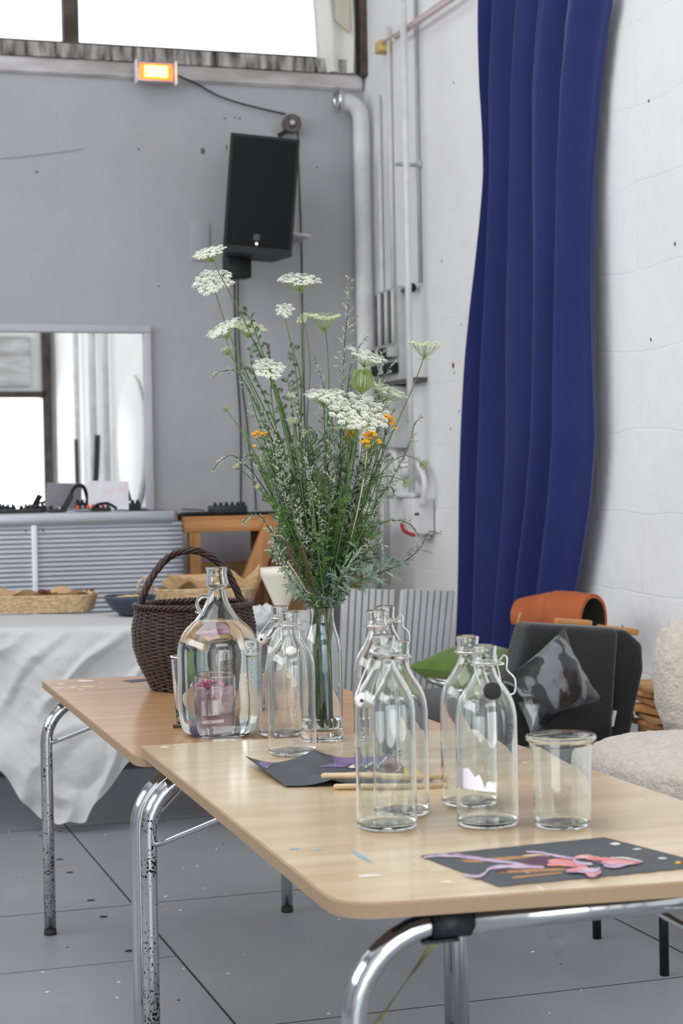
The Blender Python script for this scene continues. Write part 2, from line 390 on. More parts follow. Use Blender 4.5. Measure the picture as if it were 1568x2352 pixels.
wire('loose_cable', [aty(x, y, WY-.02) for x, y in ((546, 640), (548, 760), (556, 880), (566, 960), (574, 1040), (584, 1110), (588, 1172))], .004, 'thin dark cable drifting right below the loudspeaker towards the workbench')
# outline of a painted-over cover plate and a thin wire on the wall
q = aty(459, 556, WY); o = MB(); o.box((q.x, WY-.004, q.z), (.098, .012, .19), bev=.003)
tag(o.build('cover_plate', M['wall_back']), 'painted over rectangular cover plate on the wall left of the loudspeaker', 'cover plate')
wire('loose_wire', [aty(x, y, WY-.008) for x, y in ((0, 362), (60, 358), (110, 352), (150, 347), (190, 341))], .0022, 'thin wire lying along the upper left back wall', 'grey_paint')
o = MB()
def fleck(o, p, a_, b_, n, ax):
    vs = []
    for k in range(n):
        t = 2*PI*k/n; q = U(.7, 1.1)
        vs.append(Vector(p)+(Vector((a_*q*math.cos(t), -.002, b_*q*math.sin(t))) if ax == 'Y' else Vector((-.002, a_*q*math.cos(t), b_*q*math.sin(t)))))
    o.add(vs, [list(range(n))], 0, False)
for x, y in ((364, 658), (318, 343), (728, 385), (540, 270), (516, 272), (550, 272)): fleck(o, aty(x, y, WY), .006, .006, 8, 'Y')
for x, y, w_, h_ in ((466, 347, .012, .02), (520, 338, .004, .018), (85, 395, .008, .006), (20, 150, .02, .006)): fleck(o, aty(x, y, WY), w_, h_, 10, 'Y')
mk = o.build('wall_marks', M['brown_grey']); tag(mk, 'small dark nail holes and scuffs on the back wall', 'marks', kind='stuff')

# ---------------------------------------------------------------- pipes in the corner
pX = aty(827, 300, WY-.13)
o = MB(); z1 = pX.z
pts = [(aty(778, 232, WY-.13).x, WY-.13, aty(778, 232, WY-.13).z), (pX.x-.07, WY-.13, aty(800, 236, WY-.13).z)]
a0 = Vector(pts[1]); ctr = Vector((a0.x, a0.y, a0.z-.085))
arc = [ctr+Vector((math.sin(t)*.075, 0, math.cos(t)*.085)) for t in [k*PI/2/8 for k in range(9)]]
arc += [Vector((arc[-1].x, WY-.13, z)) for z in (2.6, 2.0, 1.2, .5, .02)]
dp = thing('drain_pipe', (arc[-1].x, WY-.13, 0), 'fat white drain pipe with a bend at its top in the room corner', 'pipe')
MB().tube([Vector(pts[0])]+arc, .042, 20).build('pipe', M['white_paint'], dp)
c = Vector(pts[0])+Vector((-.005, 0, .005)); o = MB().tube([c+Vector((0, math.cos(t)*.05, math.sin(t)*.055)) for t in [2*PI*k/24 for k in range(24)]], .012, 8, closed=True); o.build('pipe_clamp', M['steel'], dp)
def vpipe(px0, py0, px1, py1, r, X, label, name='conduit', m='white_paint', group=None):
    a, b_ = atx(px0, py0, X), atx(px1, py1, X); Ym = (a.y+b_.y)/2
    o = MB().tube([(X, Ym, a.z), (X, Ym, b_.z)], r, 12); return tag(o.build(name, M[m]), label, 'pipe', group)
vpipe(925, -60, 945, 1130, .0155, WX-.10, 'white conduit standing off the right wall, nearest to the blue curtain')
vpipe(872, 215, 885, 1340, .011, WX-.02, 'thin white conduit tight in the room corner beside the fat drain pipe')
vpipe(893, 60, 900, 670, .010, WX-.02, 'thin white conduit rising from the meter box to the timber above')
vpipe(955, -60, 962, 650, .009, WX-.012, 'slim conduit lying flat on the wall behind the standing off white conduit', m='grey_paint')
q = atx(940, 378, WX-.05); o = MB().box(q, (.13, .05, .012)).ball(q+Vector((.04, -.03, 0)), .02, 8, 6)
tag(o.build('pipe_bracket', M['grey_paint']), 'small metal bracket holding the white conduit at mid wall', 'bracket')
q = atx(946, 662, WX-.03); o = MB().box(q+Vector((0, .15, -.0)), (.03, .34, .014)).ball(q+Vector((-.01, -.03, 0)), .022, 8, 6, mi=1)
tag(o.build('cross_rail', [M['brown_grey'], M['black_plastic']]), 'dark cross rail with a black end knob above the meter box', 'rail')
# meter cupboard with fuse rows
q0 = atx(868, 672, WX-.05); q1 = atx(922, 872, WX-.05); ym = (q0.y+q1.y)/2; zm = (q0.z+q1.z)/2
mb = thing('meter_box', (WX-.04, ym, q1.z), 'tall grey electrical meter box with cable runs in the corner', 'meter box')
wy = abs(q0.y-q1.y); hz = q0.z-q1.z
MB().box((WX-.03, ym, zm), (.05, wy, hz), bev=.004).build('back_board', M['grey_paint'], mb)
for k in range(6):
    MB().tube([(WX-.075, ym-wy/2+.04+k*wy/6.5, zm+hz*.46), (WX-.075, ym-wy/2+.04+k*wy/6.5, zm-hz*.1)], .006, 6).build('riser_cable', M['brown_grey'] if k % 2 else M['white_paint'], mb)
for k in range(5):
    for j in range(2):
        MB().box((WX-.08, ym-wy/2+.045+k*wy/5.4, zm-hz*(.20+.17*j)), (.05, .04, .05), bev=.004).build('fuse', M['black_plastic'] if (k+j) % 3 else M['grey_paint'], mb)
MB().box((WX-.03, ym-.1, q1.z-.012), (.06, wy+.25, .02)).build('bottom_shelf', M['brown_grey'], mb)
q = atx(905, 960, WX-.05)
tag(MB().box((WX-.05, q.y, q.z+.0), (.10, .20, .30), bev=.008).build('grey_cabinet', M['grey_paint']), 'plain grey cabinet fixed under the electrical meter box', 'cabinet')
# junction with bends and red-handled switch
jp = atx(945, 1095, WX-.08)
o = MB(); 
ring = lambda c, ra, rb, n=24: [c+Vector((0, math.cos(t)*ra, math.sin(t)*rb)) for t in [2*PI*k/n for k in range(n)]]
o.tube(spline([atx(x, y, WX-.08) for x, y in ((905, 1040), (915, 1080), (935, 1098), (945, 1090))], 5), .013, 10)
o.lathe([(0, .05), (.05, .05), (.055, .04), (.055, -.04), (0, -.05)], jp+Vector((0, 0, .04)), 20, axis=(-1, .3, 0))
o.tube(spline([atx(x, y, WX-.07) for x, y in ((940, 1070), (962, 1072), (975, 1110), (970, 1160))], 5), .014, 10)
o.tube([atx(893, 1137, WX-.05), atx(952, 1137, WX-.05)], .017, 10)
tag(o.build('pipe_junction', M['white_paint']), 'white pipe junction with curved bends above the switch box', 'pipe')
q = atx(960, 1186, WX-.06)
sw = thing('switch_box', (WX-.06, q.y, q.z-.09), 'white switch box with a red handle low on the right wall', 'switch box')
MB().box((WX-.06, q.y, q.z), (.11, .15, .17), bev=.01).build('box', M['white_paint'], sw)
MB().box(atx(957, 1181, WX-.122), (.012, .03, .012), rot=rotz(0)).build('toggle', M['black_plastic'], sw)
M['red'] = mat('red_plastic', (.38, .01, .02, 1), .4)
MB().tube(spline([atx(x, y, WX-.12) for x, y in ((922, 1203), (926, 1216), (936, 1224), (950, 1229))], 5), .009, 8).build('handle', M['red'], sw)
wire('floor_cable', [atx(x, y, WX-.03) for x, y in ((852, 1180), (845, 1230), (842, 1290), (836, 1350))], .006, 'black cable trailing down the corner beside the drain pipe')
o = MB(); o.lathe([(0, .002), (.014, .002), (.012, 0)], atx(1041, 839, WX), 9, axis=(-1, 0, 0)); o.lathe([(0, .002), (.006, .002), (.005, 0)], atx(1043, 856, WX), 7, axis=(-1, 0, 0))
tag(o.build('paint_splash', M['red']), 'small red paint splash on the white right wall', 'paint mark')
o = MB()
for x, y in ((1055, 945), (1035, 984), (1170, 810), (1495, 780), (1490, 232), (1042, 190), (1015, 600), (1060, 745), (1430, 1440), (1550, 560)): fleck(o, atx(x, y, WX), .006, .008, 8, 'X')
tag(o.build('wall_specks', M['brown_grey']), 'small dark specks on the white right wall', 'marks', kind='stuff')
# rail, yellow block at the top of the right wall
A, B_ = atx(868, 106, WX-.05), atx(1075, -40, WX-.05)
A = Vector((A.x, A.y, A.z)); 
o = MB().tube([A, A.lerp(B_, .5), B_], .006, 8).tube([A.lerp(B_, .26)+Vector((-.02, 0, -.03)), B_+Vector((-.02, 0, -.035))], .012, 8)
M['pinkish'] = mat('pinkish_rail_paint', (.62, .50, .49, 1), .5)
tag(o.build('wall_rail', M['pinkish']), 'thin double rail running along the top of the right wall', 'rail')
q = atx(880, 108, WX-.03); tag(MB().box(q, (.06, .09, .055), bev=.004).build('yellow_block', mat('yellowed_plastic', srgb(205, 180, 110), .6)), 'small yellow connector block at the end of the wall rail', 'connector block')

# pipes and things on the right wall behind the camera, seen in the mirror
for Y, r_, lb in ((-.5, .03, 'white pipe on the right wall, leftmost of the pipes in the mirror'), (.45, .04, 'thick white pipe in the middle of the mirror reflection'), (1.15, .035, 'white pipe in the mirror, next to the white disc')):
    tag(MB().tube([(WX-.06, Y, 0), (WX-.06, Y, 5.0)], r_, 14).build('wall_pipe', M['white_paint']), lb, 'pipe', 'pipes seen in the mirror')
tag(MB().lathe([(0, .03), (.56, .03), (.58, .02), (.58, 0), (0, 0)], (WX-.02, 2.22, 1.65), 60, axis=(-1, 0, 0)).build('round_panel', mat('white_panel', (.85, .85, .83, 1), .5)), 'large white round panel on the wall reflected in the mirror', 'panel')
wire('hanging_strap', [(WX-.1, .9, 1.75), (WX-.1, .8, 1.4), (WX-.1, .62, 1.1), (WX-.1, .7, .95), (WX-.1, .8, 1.05)], .03, 'dark curved strap hanging between pipes in the mirror', cat='strap')
wire('dark_tube', [(WX-.1, -.35, 1.75), (WX-.1, -.33, 1.2), (WX-.1, -.3, .5)], .022, 'dark upright tube beside the left pipe in the mirror', cat='tube')
tag(MB().tube(spline([(WX-.06, 1.15, 1.25), (WX-.12, 1.12, 1.25), (WX-.12, 1.0, 1.2), (WX-.12, .98, .8), (WX-.12, .98, .1)], 5), .035, 12).build('bent_pipe', M['white_paint']), 'bent white pipe low in the mirror reflection', 'pipe')

# ---------------------------------------------------------------- mirror on the back wall
a, b_ = aty(345, 748, WY-.02), aty(328, 768, WY-.02)
mz0, mz1 = 1.12, a.z; mx1 = a.x; mx0 = -1.2; fw = a.x-b_.x
mr = thing('wall_mirror', ((mx0+mx1)/2, WY, mz0), 'large mirror in a grey painted frame on the back wall', 'mirror')
o = MB(); o.box(((mx0+mx1)/2, WY-.02, mz1-fw/2), (mx1-mx0, .04, fw), bev=.004); o.box((mx1-fw/2, WY-.0195, (mz0+mz1)/2-fw/2), (fw, .039, mz1-mz0-fw), bev=.004)
M['mframe'] = mat('pale_grey_frame', (.56, .57, .62, 1), .6, var=.1)
o.build('frame', M['mframe'], mr)
MB().box(((mx0+mx1-fw)/2, WY-.012, (mz0+mz1-fw)/2), (mx1-mx0-fw, .01, mz1-mz0-fw)).build('mirror_glass', M['mirror'], mr)
# ---------------------------------------------------------------- blue curtain along the right wall
M['curtain'] = cloth_mat('royal_blue_fabric', (.009, .019, .125, 1), .05, .8, .15, 90)
prof_l = [(-40, 1126), (0, 1125), (200, 1119), (400, 1122), (620, 1112), (830, 1100), (1130, 1087), (1500, 1074), (1760, 1068)]
prof_r = [(-40, 1387), (0, 1386), (60, 1374), (200, 1358), (400, 1350), (700, 1356), (1000, 1362), (1130, 1352), (1200, 1343), (1350, 1318), (1500, 1300), (1760, 1296)]
def interp(pr, y):
    for (y0, a), (y1, b) in zip(pr, pr[1:]):
        if y <= y1: return a+(b-a)*(y-y0)/(y1-y0)
    return pr[-1][1]
cxX = WX-.085
def curt(u, v):
    py_ = -40+1780*v
    a = atx(interp(prof_l, py_), py_, cxX); c = atx(interp(prof_r, py_), py_, cxX)
    Y = a.y+(c.y-a.y)*u; z = a.z+(c.z-a.z)*u
    w = u+.020*math.sin(v*4+u*5)+.012*math.sin(v*9+u*11)+.05*(1-v)*math.sin(u*PI)*u
    k = 2*PI*w
    r1_ = (.5+.5*math.cos(k*4.6+.5))**1.7; r2_ = math.sin(k*9.1+1.2*math.sin(v*2.2)); r3_ = math.sin(k*15+v*3)
    d = (.10*r1_-.035)+.018*r2_*(.5+.5*math.sin(v*3+u*4))+.005*r3_
    Y += .020*math.sin(k*4.6+1.6)*min(1, u*6, (1-u)*6)
    z = max(z, .02)
    return Vector((min(cxX-d, WX-.015), Y, z))
o = MB(); o.grid(curt, 260, 70)
tag(o.build('curtain', M['curtain']), 'tall royal blue curtain hanging in deep folds along the white right wall', 'curtain')

# ---------------------------------------------------------------- corrugated metal counter
cy = 7.62
a = aty(0, 1178, cy); b_ = aty(424, 1172, cy); ct = 1.148; cR = b_.x
cn = thing('metal_counter', (.6, cy+.3, 0), 'long counter clad in horizontal corrugated metal under the mirror', 'counter')
M['corr'] = mat('corrugated_aluminium', (.70, .73, .79, 1), .42, .45, var=.08, vscale=2)
def corr(x0, x1, rounded):
    o = MB(); n = 44; zt, zb = ct-.055, .04; rows = int((zt-zb)/.0205)
    xs = [x0, x1]; pathp = [(x0, cy), (x1-.10 if rounded else x1, cy)]
    if rounded:
        for k in range(1, 9):
            t = k*PI/2/8; pathp.append((x1-.10+.10*math.sin(t), cy+.10-.10*math.cos(t)))
        pathp.append((x1, cy+.6))
    vs = []; fs = []; prof = []
    for i in range(rows):
        z = zt-i*.0205; prof += [(z, 0), (z-.004, -.003), (z-.013, -.011), (z-.0165, -.009), (z-.018, .004)]
    w = len(pathp)
    for z, dd in prof:
        for i, (x, y) in enumerate(pathp):
            p0 = pathp[max(i-1, 0)]; p1 = pathp[min(i+1, w-1)]; tx, ty = p1[0]-p0[0], p1[1]-p0[1]; l = math.hypot(tx, ty)
            vs.append((x-ty/l*dd*-1, y-tx/l*-dd, z) if False else (x+ty/l*-dd, y-tx/l*-dd, z))
    for j in range(len(prof)-1):
        for i in range(w-1): fs.append([j*w+i, (j+1)*w+i, (j+1)*w+i+1, j*w+i+1])
    o.add(vs, fs, 0, False); return o
xm = aty(78, 1250, cy).x
corr(-1.5, xm-.012, False).build('slatted_panel', M['corr'], cn)
corr(xm+.012, cR, True).build('slatted_panel', M['corr'], cn)
o = MB(); o.box((xm, cy-.008, (ct-.05)/2), (.026, .03, ct-.06), bev=.003); o.build('mullion', M['corr'], cn)
o = MB(); o.box(((-1.5+cR-.05)/2, cy+.31, ct-.028), (cR-.05+1.5, .66, .05), bev=.006); o.lathe([(0, ct-.003), (.128, ct-.003), (.13, ct-.008), (.13, ct-.048), (.128, ct-.053), (0, ct-.053)], (cR-.14, cy+.12, 0), 24)
o.build('counter_top', M['alu'], cn)
for x in (xm-.035, xm+.04): MB().lathe([(0, .003), (.004, .003), (.004, 0)], (x, cy-.011, ct-.078), 10, axis=(0, -1, 0)).build('screw', M['black_plastic'], cn)

# gear on the counter
M['gear'] = mat('gear_case', (.03, .032, .036, 1), .5, var=.3, vscale=30)
M['gear_grey'] = mat('gear_grey', (.22, .23, .25, 1), .5)
M['orange_red'] = mat('orange_red_knob', (.75, .10, .04, 1), .4)
def mixer(p, w, d, h, knobs, label, case, kn, name='mixer', yaw=0):
    R = rotz(yaw); t = thing(name, (p.x, p.y, p.z), label, 'mixer')
    MB().box(Vector(p)+Vector((0, 0, h/2)), (w, d, h), bev=.004, rot=R).build('case', case, t)
    for i in range(knobs):
        q = Vector(p)+R@Vector((-w/2+w*(i+.5)/knobs, -d/2+.025, h))
        MB().lathe([(0, .016), (.006, .016), (.008, .012), (.009, 0), (0, 0)], q, 10).build('knob', kn[i % len(kn)] if isinstance(kn, list) else kn, t)
    return t
z0 = ct-.002
a = aty(45, 1176, cy+.22); mixer(Vector((a.x, cy+.22, z0)), .22, .16, .018, 7, 'flat dark controller with small knobs at the left end of the counter', M['gear'], M['gear'])
a = aty(128, 1176, cy+.12); mixer(Vector((a.x, cy+.10, z0)), .075, .07, .014, 3, 'small dark box with two knobs beside the flat controller', M['gear'], [M['gear'], M['gear_grey']], 'effects_box')
a = aty(190, 1176, cy+.1); mixer(Vector((a.x, cy+.10, z0)), .07, .06, .012, 3, 'tiny effects box with bright orange knobs on the counter', M['gear_grey'], [M['orange_red'], M['gear_grey']], 'effects_box')
a = aty(230, 1176, cy+.1); mixer(Vector((a.x, cy+.10, z0)), .09, .07, .016, 4, 'black effects box with red knobs on the counter, beneath the leaning card', M['gear'], [M['orange_red'], M['gear'], M['orange_red'], M['gear_grey']], 'effects_box')
a = aty(292, 1160, cy+.4); mixer(Vector((a.x, cy+.42, z0)), .12, .10, .03, 5, 'black mixer with a row of knobs in front of the mirror', M['gear'], M['gear'])
a = aty(318, 1176, cy+.1); tag(MB().box((a.x, cy+.1, z0+.003), (.08, .05, .006), bev=.002).build('phone', M['black_plastic']), 'flat black slab lying near the mirror end of the counter', 'device')
q = aty(249, 1138, cy+.30); M['map'] = mat('pale_printed_card', (.75, .80, .85, 1), .6, col2=(.80, .66, .70, 1), vscale=18)
tag(MB().box((q.x, cy+.30, z0+.07), (.185, .008, .13), rot=Matrix.Rotation(-.15, 3, 'X')@Matrix.Rotation(.04, 3, 'Y')).build('leaning_card', M['map']), 'pale printed card standing upright on the counter', 'card')
wire('headphones', [Vector((aty(x, y, cy+.38).x, cy+.38, aty(x, y, cy+.38).z)) for x, y in ((252, 1150), (258, 1125), (272, 1112), (288, 1118), (298, 1150))], .010, 'dark teal headphone band standing behind the pale card', 'gear', cat='headphones')
wire('tangled_cable', [Vector((aty(x, y, cy+.06).x, cy+.06, max(aty(x, y, cy+.06).z, z0+.01))) for x, y in ((212, 1176), (222, 1160), (245, 1156), (262, 1164), (268, 1178))], .007, 'looped black cable over the red knobbed effects box', 'black_plastic')
q = aty(168, 1150, cy+.45); tag(MB().box((q.x-.03, cy+.45, z0+.035), (.028, .02, .09), rot=Matrix.Rotation(.5, 3, 'Y')).build('microphone', M['gear']), 'dark slanted device leaning on the counter left of the card', 'device')

# ---------------------------------------------------------------- pine workbench behind the basket handle
by = 7.86
a = aty(422, 1187, by); zt = a.z; x0 = a.x; x1 = aty(838, 1200, by).x
wb = thing('workbench', ((x0+x1)/2, by+.3, 0), 'open pine workbench with a diagonal brace beside the metal counter', 'workbench')
MB().box(((x0+x1)/2, by+.02, zt-.037), (x1-x0, .045, .073), bev=.003).build('top_rail', M['pine'], wb)
MB().box(((x0+x1)/2, by+.02+.55, zt-.037), (x1-x0, .045, .073), bev=.003).build('top_rail', M['pine'], wb)
for x in (aty(448, 1250, by).x, x1-.06):
    for y in (by+.02, by+.57):
        MB().box((x, y+.0, (zt-.075)/2), (.055, .045, zt-.075), bev=.003).build('leg', M['pine_v'], wb)
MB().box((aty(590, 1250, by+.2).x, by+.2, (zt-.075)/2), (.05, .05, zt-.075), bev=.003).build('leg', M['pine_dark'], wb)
p, q = aty(628, 1200, by-.03), aty(540, 1420, by-.03); dvec = q-p; L_ = dvec.length; p2 = p+dvec*1.7
c = (p+p2)/2; ang = math.atan2(dvec.x, dvec.z)
MB().box(c, (.085, .04, L_*1.7), bev=.003, rot=Matrix.Rotation(ang, 3, 'Y')).build('diagonal_brace', M['pine_v'], wb)
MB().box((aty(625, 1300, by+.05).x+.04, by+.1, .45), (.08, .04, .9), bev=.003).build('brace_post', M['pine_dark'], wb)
zz = aty(520, 1290, by+.5).z; xa, xb = aty(462, 1300, by+.45).x, x1-.1
MB().box(((xa+xb)/2, by+.50, (zz+.35)/2), (xb-xa, .02, zz-.35)).build('back_board', M['ply_light'], wb)
MB().box(((x0+x1)/2, by+.3, zt+.004), (x1-x0-.02, .56, .008)).build('black_top_sheet', M['black_matte'], wb)
zt += .009
p = aty(525, 1175, by+.1); mixer(Vector((p.x, by+.12, zt)), .165, .12, .038, 6, 'black mixing desk with a row of knobs on the pine workbench', M['gear'], M['gear'])
p = aty(455, 1180, by+.1); tag(MB().box((p.x, by+.12, zt+.006), (.13, .10, .010), bev=.003).box((p.x-.02, by+.12, zt+.021), (.09, .09, .006), rot=Matrix.Rotation(.05, 3, 'Y')).build('laptop', M['gear']), 'flat closed black device on the left end of the workbench', 'device')

# ---------------------------------------------------------------- cloth covered buffet table
ta = math.radians(-20); tz = .745
E1 = Vector((math.cos(ta), math.sin(ta), 0)); E2 = Vector((-E1.y, E1.x, 0)); O0 = atz(170, 1440, tz)
tl0, tl1, td = -1.6, .86, .62
bt = thing('folding_buffet_table', O0+E1*.2+E2*.3-Vector((0, 0, tz)), 'low table hidden under the white cloth with the bread on it', 'table')
Rt = rotz(ta)
MB().box(O0+E1*((tl0+tl1)/2)+E2*(td/2)+Vector((0, 0, -.018)), (tl1-tl0-.04, td-.04, .03), rot=Rt).build('tabletop', M['ply_light'], bt)
for e in (tl0+.12, tl1-.1):
    for d_ in (.1, td-.1):
        p = O0+E1*e+E2*d_; MB().tube([(p.x, p.y, 0), (p.x, p.y, tz-.033)], .014, 10).build('leg', M['steel'], bt)
M['linen'] = cloth_mat('white_cotton_cloth', (.72, .71, .71, 1), .22, .9, .35, 45)
hemP = [(-60, 1740), (0, 1775), (45, 1845), (85, 1898), (120, 1905), (200, 1900), (222, 1862), (262, 1812), (312, 1742), (420, 1690), (700, 1640)]
def cloth(u, v):
    e = tl0+.5+(tl1-tl0-.5+.02)*u
    base = O0+E1*e
    # wrinkles
    wr = .010*noise.noise(Vector((e*5, v*3, 2)))
    if v < .3:
        t = v/.3; p = base+E2*(td*(1-t)); p.z = tz+.004+.004*noise.noise(Vector((e*6, t*4, 0)))
        return p
    t = (v-.3)/.7
    # hem height from the corner point shape
    pr = CP.copy(); q = base-E2*.05; d = depth(Vector((q.x, q.y, .3)))
    rel = Vector((q.x, q.y, .3))-CP
    px_ = CX+FP*rel.dot(RT)/rel.dot(FW); yh = interp(hemP, px_)+3*math.sin(e*60)
    hz_ = max(HC-(yh-(1123.0-.0187*(px_-784)*1.0-10))*d/FP, .012)
    rd = .03
    drop = tz-hz_
    s_ = t*drop
    if s_ < rd*1.57: th = s_/rd; p = base-E2*(rd*math.sin(th)); p.z = tz+.004-rd*(1-math.cos(th))
    else: p = base-E2*rd; p.z = tz+.004-rd-(s_-rd*1.57)*1.0
    fall = min(1, s_/.12)
    n1 = noise.noise(Vector((e*3.1+s_*2.2, s_*2.3-e, 3.3))); n2 = noise.noise(Vector((e*8+5, s_*6+e*4, 1.7))); n3 = noise.noise(Vector((e*17, s_*15-e*9, 4)))
    rid = (1-abs(n2)*2.2)
    cr = abs(noise.noise(Vector((e*4.5+s_*5, s_*3-e*2.2, 9)))); off = fall*(.075*n1+.028*(1-min(1, cr*3.2))+.010*n2+.004*(1-abs(n3)*2)+.06*s_*s_)
    p = p-E2*off+E1*(fall*.02*n2)
    p.z = max(p.z, .006)
    return p
o = MB(); o.grid(cloth, 200, 150)
tag(o.build('tablecloth', M['linen']), 'creased white cloth draped over the buffet table, one corner nearly touching the floor', 'tablecloth')

M['wicker_pale'] = mat('pale_straw', srgb(216, 192, 154), .8, col2=srgb(188, 158, 116), vscale=60, bump=.3, bscale=120)
M['paper'] = mat('brown_baking_paper', srgb(200, 165, 122), .7, var=.12, vscale=10, bump=.2)
M['crust'] = mat('dark_crust', srgb(128, 62, 34), .6, col2=srgb(80, 32, 18), vscale=30, bump=.5)
M['crust_pale'] = mat('pale_bread', srgb(222, 190, 140), .7, col2=srgb(190, 140, 84), vscale=20, bump=.4)
def tray(p, w, d, h, yaw, label, name='bread_basket'):
    R = rotz(yaw); t = thing(name, p, label, 'basket')
    rows = 9
    o = MB()
    def pth(k, n=120):
        out = []
        for i in range(n):
            a = 2*PI*i/n; e = 5
            cx_ = abs(math.cos(a))**(2/e)*math.copysign(1, math.cos(a)); cy_ = abs(math.sin(a))**(2/e)*math.copysign(1, math.sin(a))
            g = 1+.10*k/rows+.012*math.sin(i*PI/2+k*PI)
            out.append(Vector(p)+R@Vector((cx_*w/2*g, cy_*d/2*g, .004+h*k/rows)))
        return out
    for k in range(rows+1): o.tube(pth(k), h/rows*.62, 5, closed=True)
    o.build('weave', M['wicker_pale'], t)
    MB().box(Vector(p)+Vector((0, 0, .006)), (w*.92, d*.92, .006), rot=R).build('base', M['wicker_pale'], t)
    return t
tb = lambda px_, py_, z=tz+.010: atz(px_, py_, z)
p = tb(104, 1404)
tray(p+Vector((0, 0, 0)), .37, .20, .062, ta, 'long pale straw basket lined with brown paper at the left of the buffet table')
def crumple(c, w, d, h, yaw, seed, up=.05):
    R = rotz(yaw); c = Vector(c)
    def fn(u, v):
        x, y = (u-.5), (v-.5); r_ = max(abs(x), abs(y))*2
        z = h*(.25+.75*r_**3)+up*noise.noise(Vector((u*4+seed, v*4, seed)))*(.4+r_)
        return c+R@Vector((x*w*(1+.12*noise.noise(Vector((u*6, seed, v*6)))), y*d*(1+.1*noise.noise(Vector((v*5, seed, 1)))), max(z, .006)))
    return MB().grid(fn, 40, 26, smooth=False)
tag(crumple(p+Vector((0, 0, .012)), .375, .185, .066, ta, 2, .028).build('baking_paper', M['paper']), 'brown paper lining in the long pale straw basket', 'paper')
random.seed(11)
for i in range(16):
    e, f_ = U(-.13, .13), U(-.055, .055); c = p+E1*e+E2*f_+Vector((0, 0, .052+U(0, .014)+(.012 if abs(e) < .05 else 0)))
    sd = i*3.1
    o = MB().ball(c, (U(.014, .026), U(.010, .016), U(.008, .013)), 9, 6, fn=lambda q, d_: q+d_*.007*noise.noise(d_*3+Vector((sd, 0, 0))))
    tag(o.build('crispbread_piece', M['crust']), 'dark brown baked piece lying in the long pale straw basket', 'bread', 'dark baked pieces in the long basket')
# blue bowl
p = tb(300, 1413, tz+.008); s_ = scl(p)
bo = thing('serving_bowl', p, 'dark blue grey bowl with orange food beside the wicker basket', 'bowl')
M['bowl'] = mat('blue_grey_glaze', srgb(58, 68, 84), .35, var=.15)
R_ = 60*s_
MB().lathe([(0, 0), (R_*.42, 0), (R_*.45, .006), (R_*.75, .028), (R_*.93, .055), (R_, .076), (R_*.97, .078), (R_*.9, .056), (R_*.7, .03), (R_*.4, .012), (0, .012)], p, 48).build('bowl_body', M['bowl'], bo)
M['yolk'] = mat('orange_yellow_food', srgb(240, 170, 40), .4, col2=srgb(230, 210, 160), vscale=25)
tag(MB().ball(p+Vector((0, 0, .055)), (R_*.86, R_*.86, .024), 20, 8, fn=lambda q, d_: q+Vector((0, 0, .008*noise.noise(q*40)))).build('salad', M['yolk']), 'orange and cream food filling the blue grey bowl', 'food')
a, c = aty(326, 1374, p.y), aty(342, 1338, p.y+.02)
tag(MB().tube([p+Vector((.01, 0, .06)), (a.x, a.y-.05, a.z), (c.x, c.y-.05, c.z)], [.004, .005, .007], 8).build('serving_spoon', M['steel']), 'steel spoon standing up out of the blue grey bowl', 'spoon')
a = atz(0, 1372, tz+.02); tag(MB().tube([a+Vector((-.06, 0, 0)), aty(0, 1352, a.y), aty(10, 1343, a.y)], [.003, .004, .006], 8).build('tongs', M['steel']), 'steel utensil tip at the far left edge above the straw basket', 'utensil')
# second basket with handles and bread
p = tb(470, 1398)+E2*.06
tray(p, .36, .22, .075, ta, 'pale wicker basket with rope handles behind the dark wicker basket')
tag(crumple(p+Vector((.03, 0, .03)), .37, .22, .10, ta, 7, .06).build('baking_paper', M['paper']), 'crumpled brown paper standing up behind the dark wicker basket', 'paper')
for px_, py_ in ((334, 1340),):
    q = aty(px_, py_, p.y-.10); hw = .026
    tag(MB().tube(spline([q+Vector((-hw, .03, -.05)), q+Vector((-hw, 0, 0)), q+Vector((0, -.01, .024)), q+Vector((hw, 0, 0)), q+Vector((hw*1.3, .03, -.05))], 6), .0055, 8).build('rope_handle', M['wicker_pale']), 'twisted straw handle loop of the rear bread basket', 'handle')
for i, (e, f_, ang) in enumerate(((-.08, .03, .2), (-.02, -.04, -.1), (.05, .02, .3), (.10, -.02, .0))):
    c = p+E1*e+E2*f_+Vector((0, 0, .085+.008*i))
    tag(MB().ball(c, (.035, .022, .016), 12, 8, fn=lambda q, d_: q+d_*.005*noise.noise(q*35)).build('bread_chunk', M['crust_pale']), 'pale bread chunk in the rear basket, '+('the left end one', 'second from the left', 'third from the left', 'the right end one')[i], 'bread', 'bread chunks in the rear basket')
a, c = aty(540, 1372, p.y), aty(588, 1332, p.y+.02)
tag(MB().tube(spline([a, (a+c)/2+Vector((0, 0, .005)), c], 5), [.012]+[.017]*8+[.012, .008][:2][:2][:1]+[.009], 12).build('baguette', M['crust_pale']) if False else MB().tube([a, a.lerp(c, .1), a.lerp(c, .5), a.lerp(c, .9), c], [.006, .015, .017, .015, .006], 12).build('baguette', M['crust_pale']), 'pale bread stick poking up behind the dark basket handle', 'bread')
# rumpled napkin at the right end of the cloth
q = atz(604, 1420, tz+.04); sd = 4
tag(MB().ball(q+Vector((0, 0, .0)), (.06, .05, .045), 26, 16, fn=lambda v, d_: v+d_*.022*noise.noise(d_*2.6+Vector((sd, 1, 0)))).build('rumpled_cloth', M['linen']), 'rumpled white cloth bundle right of the dark wicker basket', 'cloth')

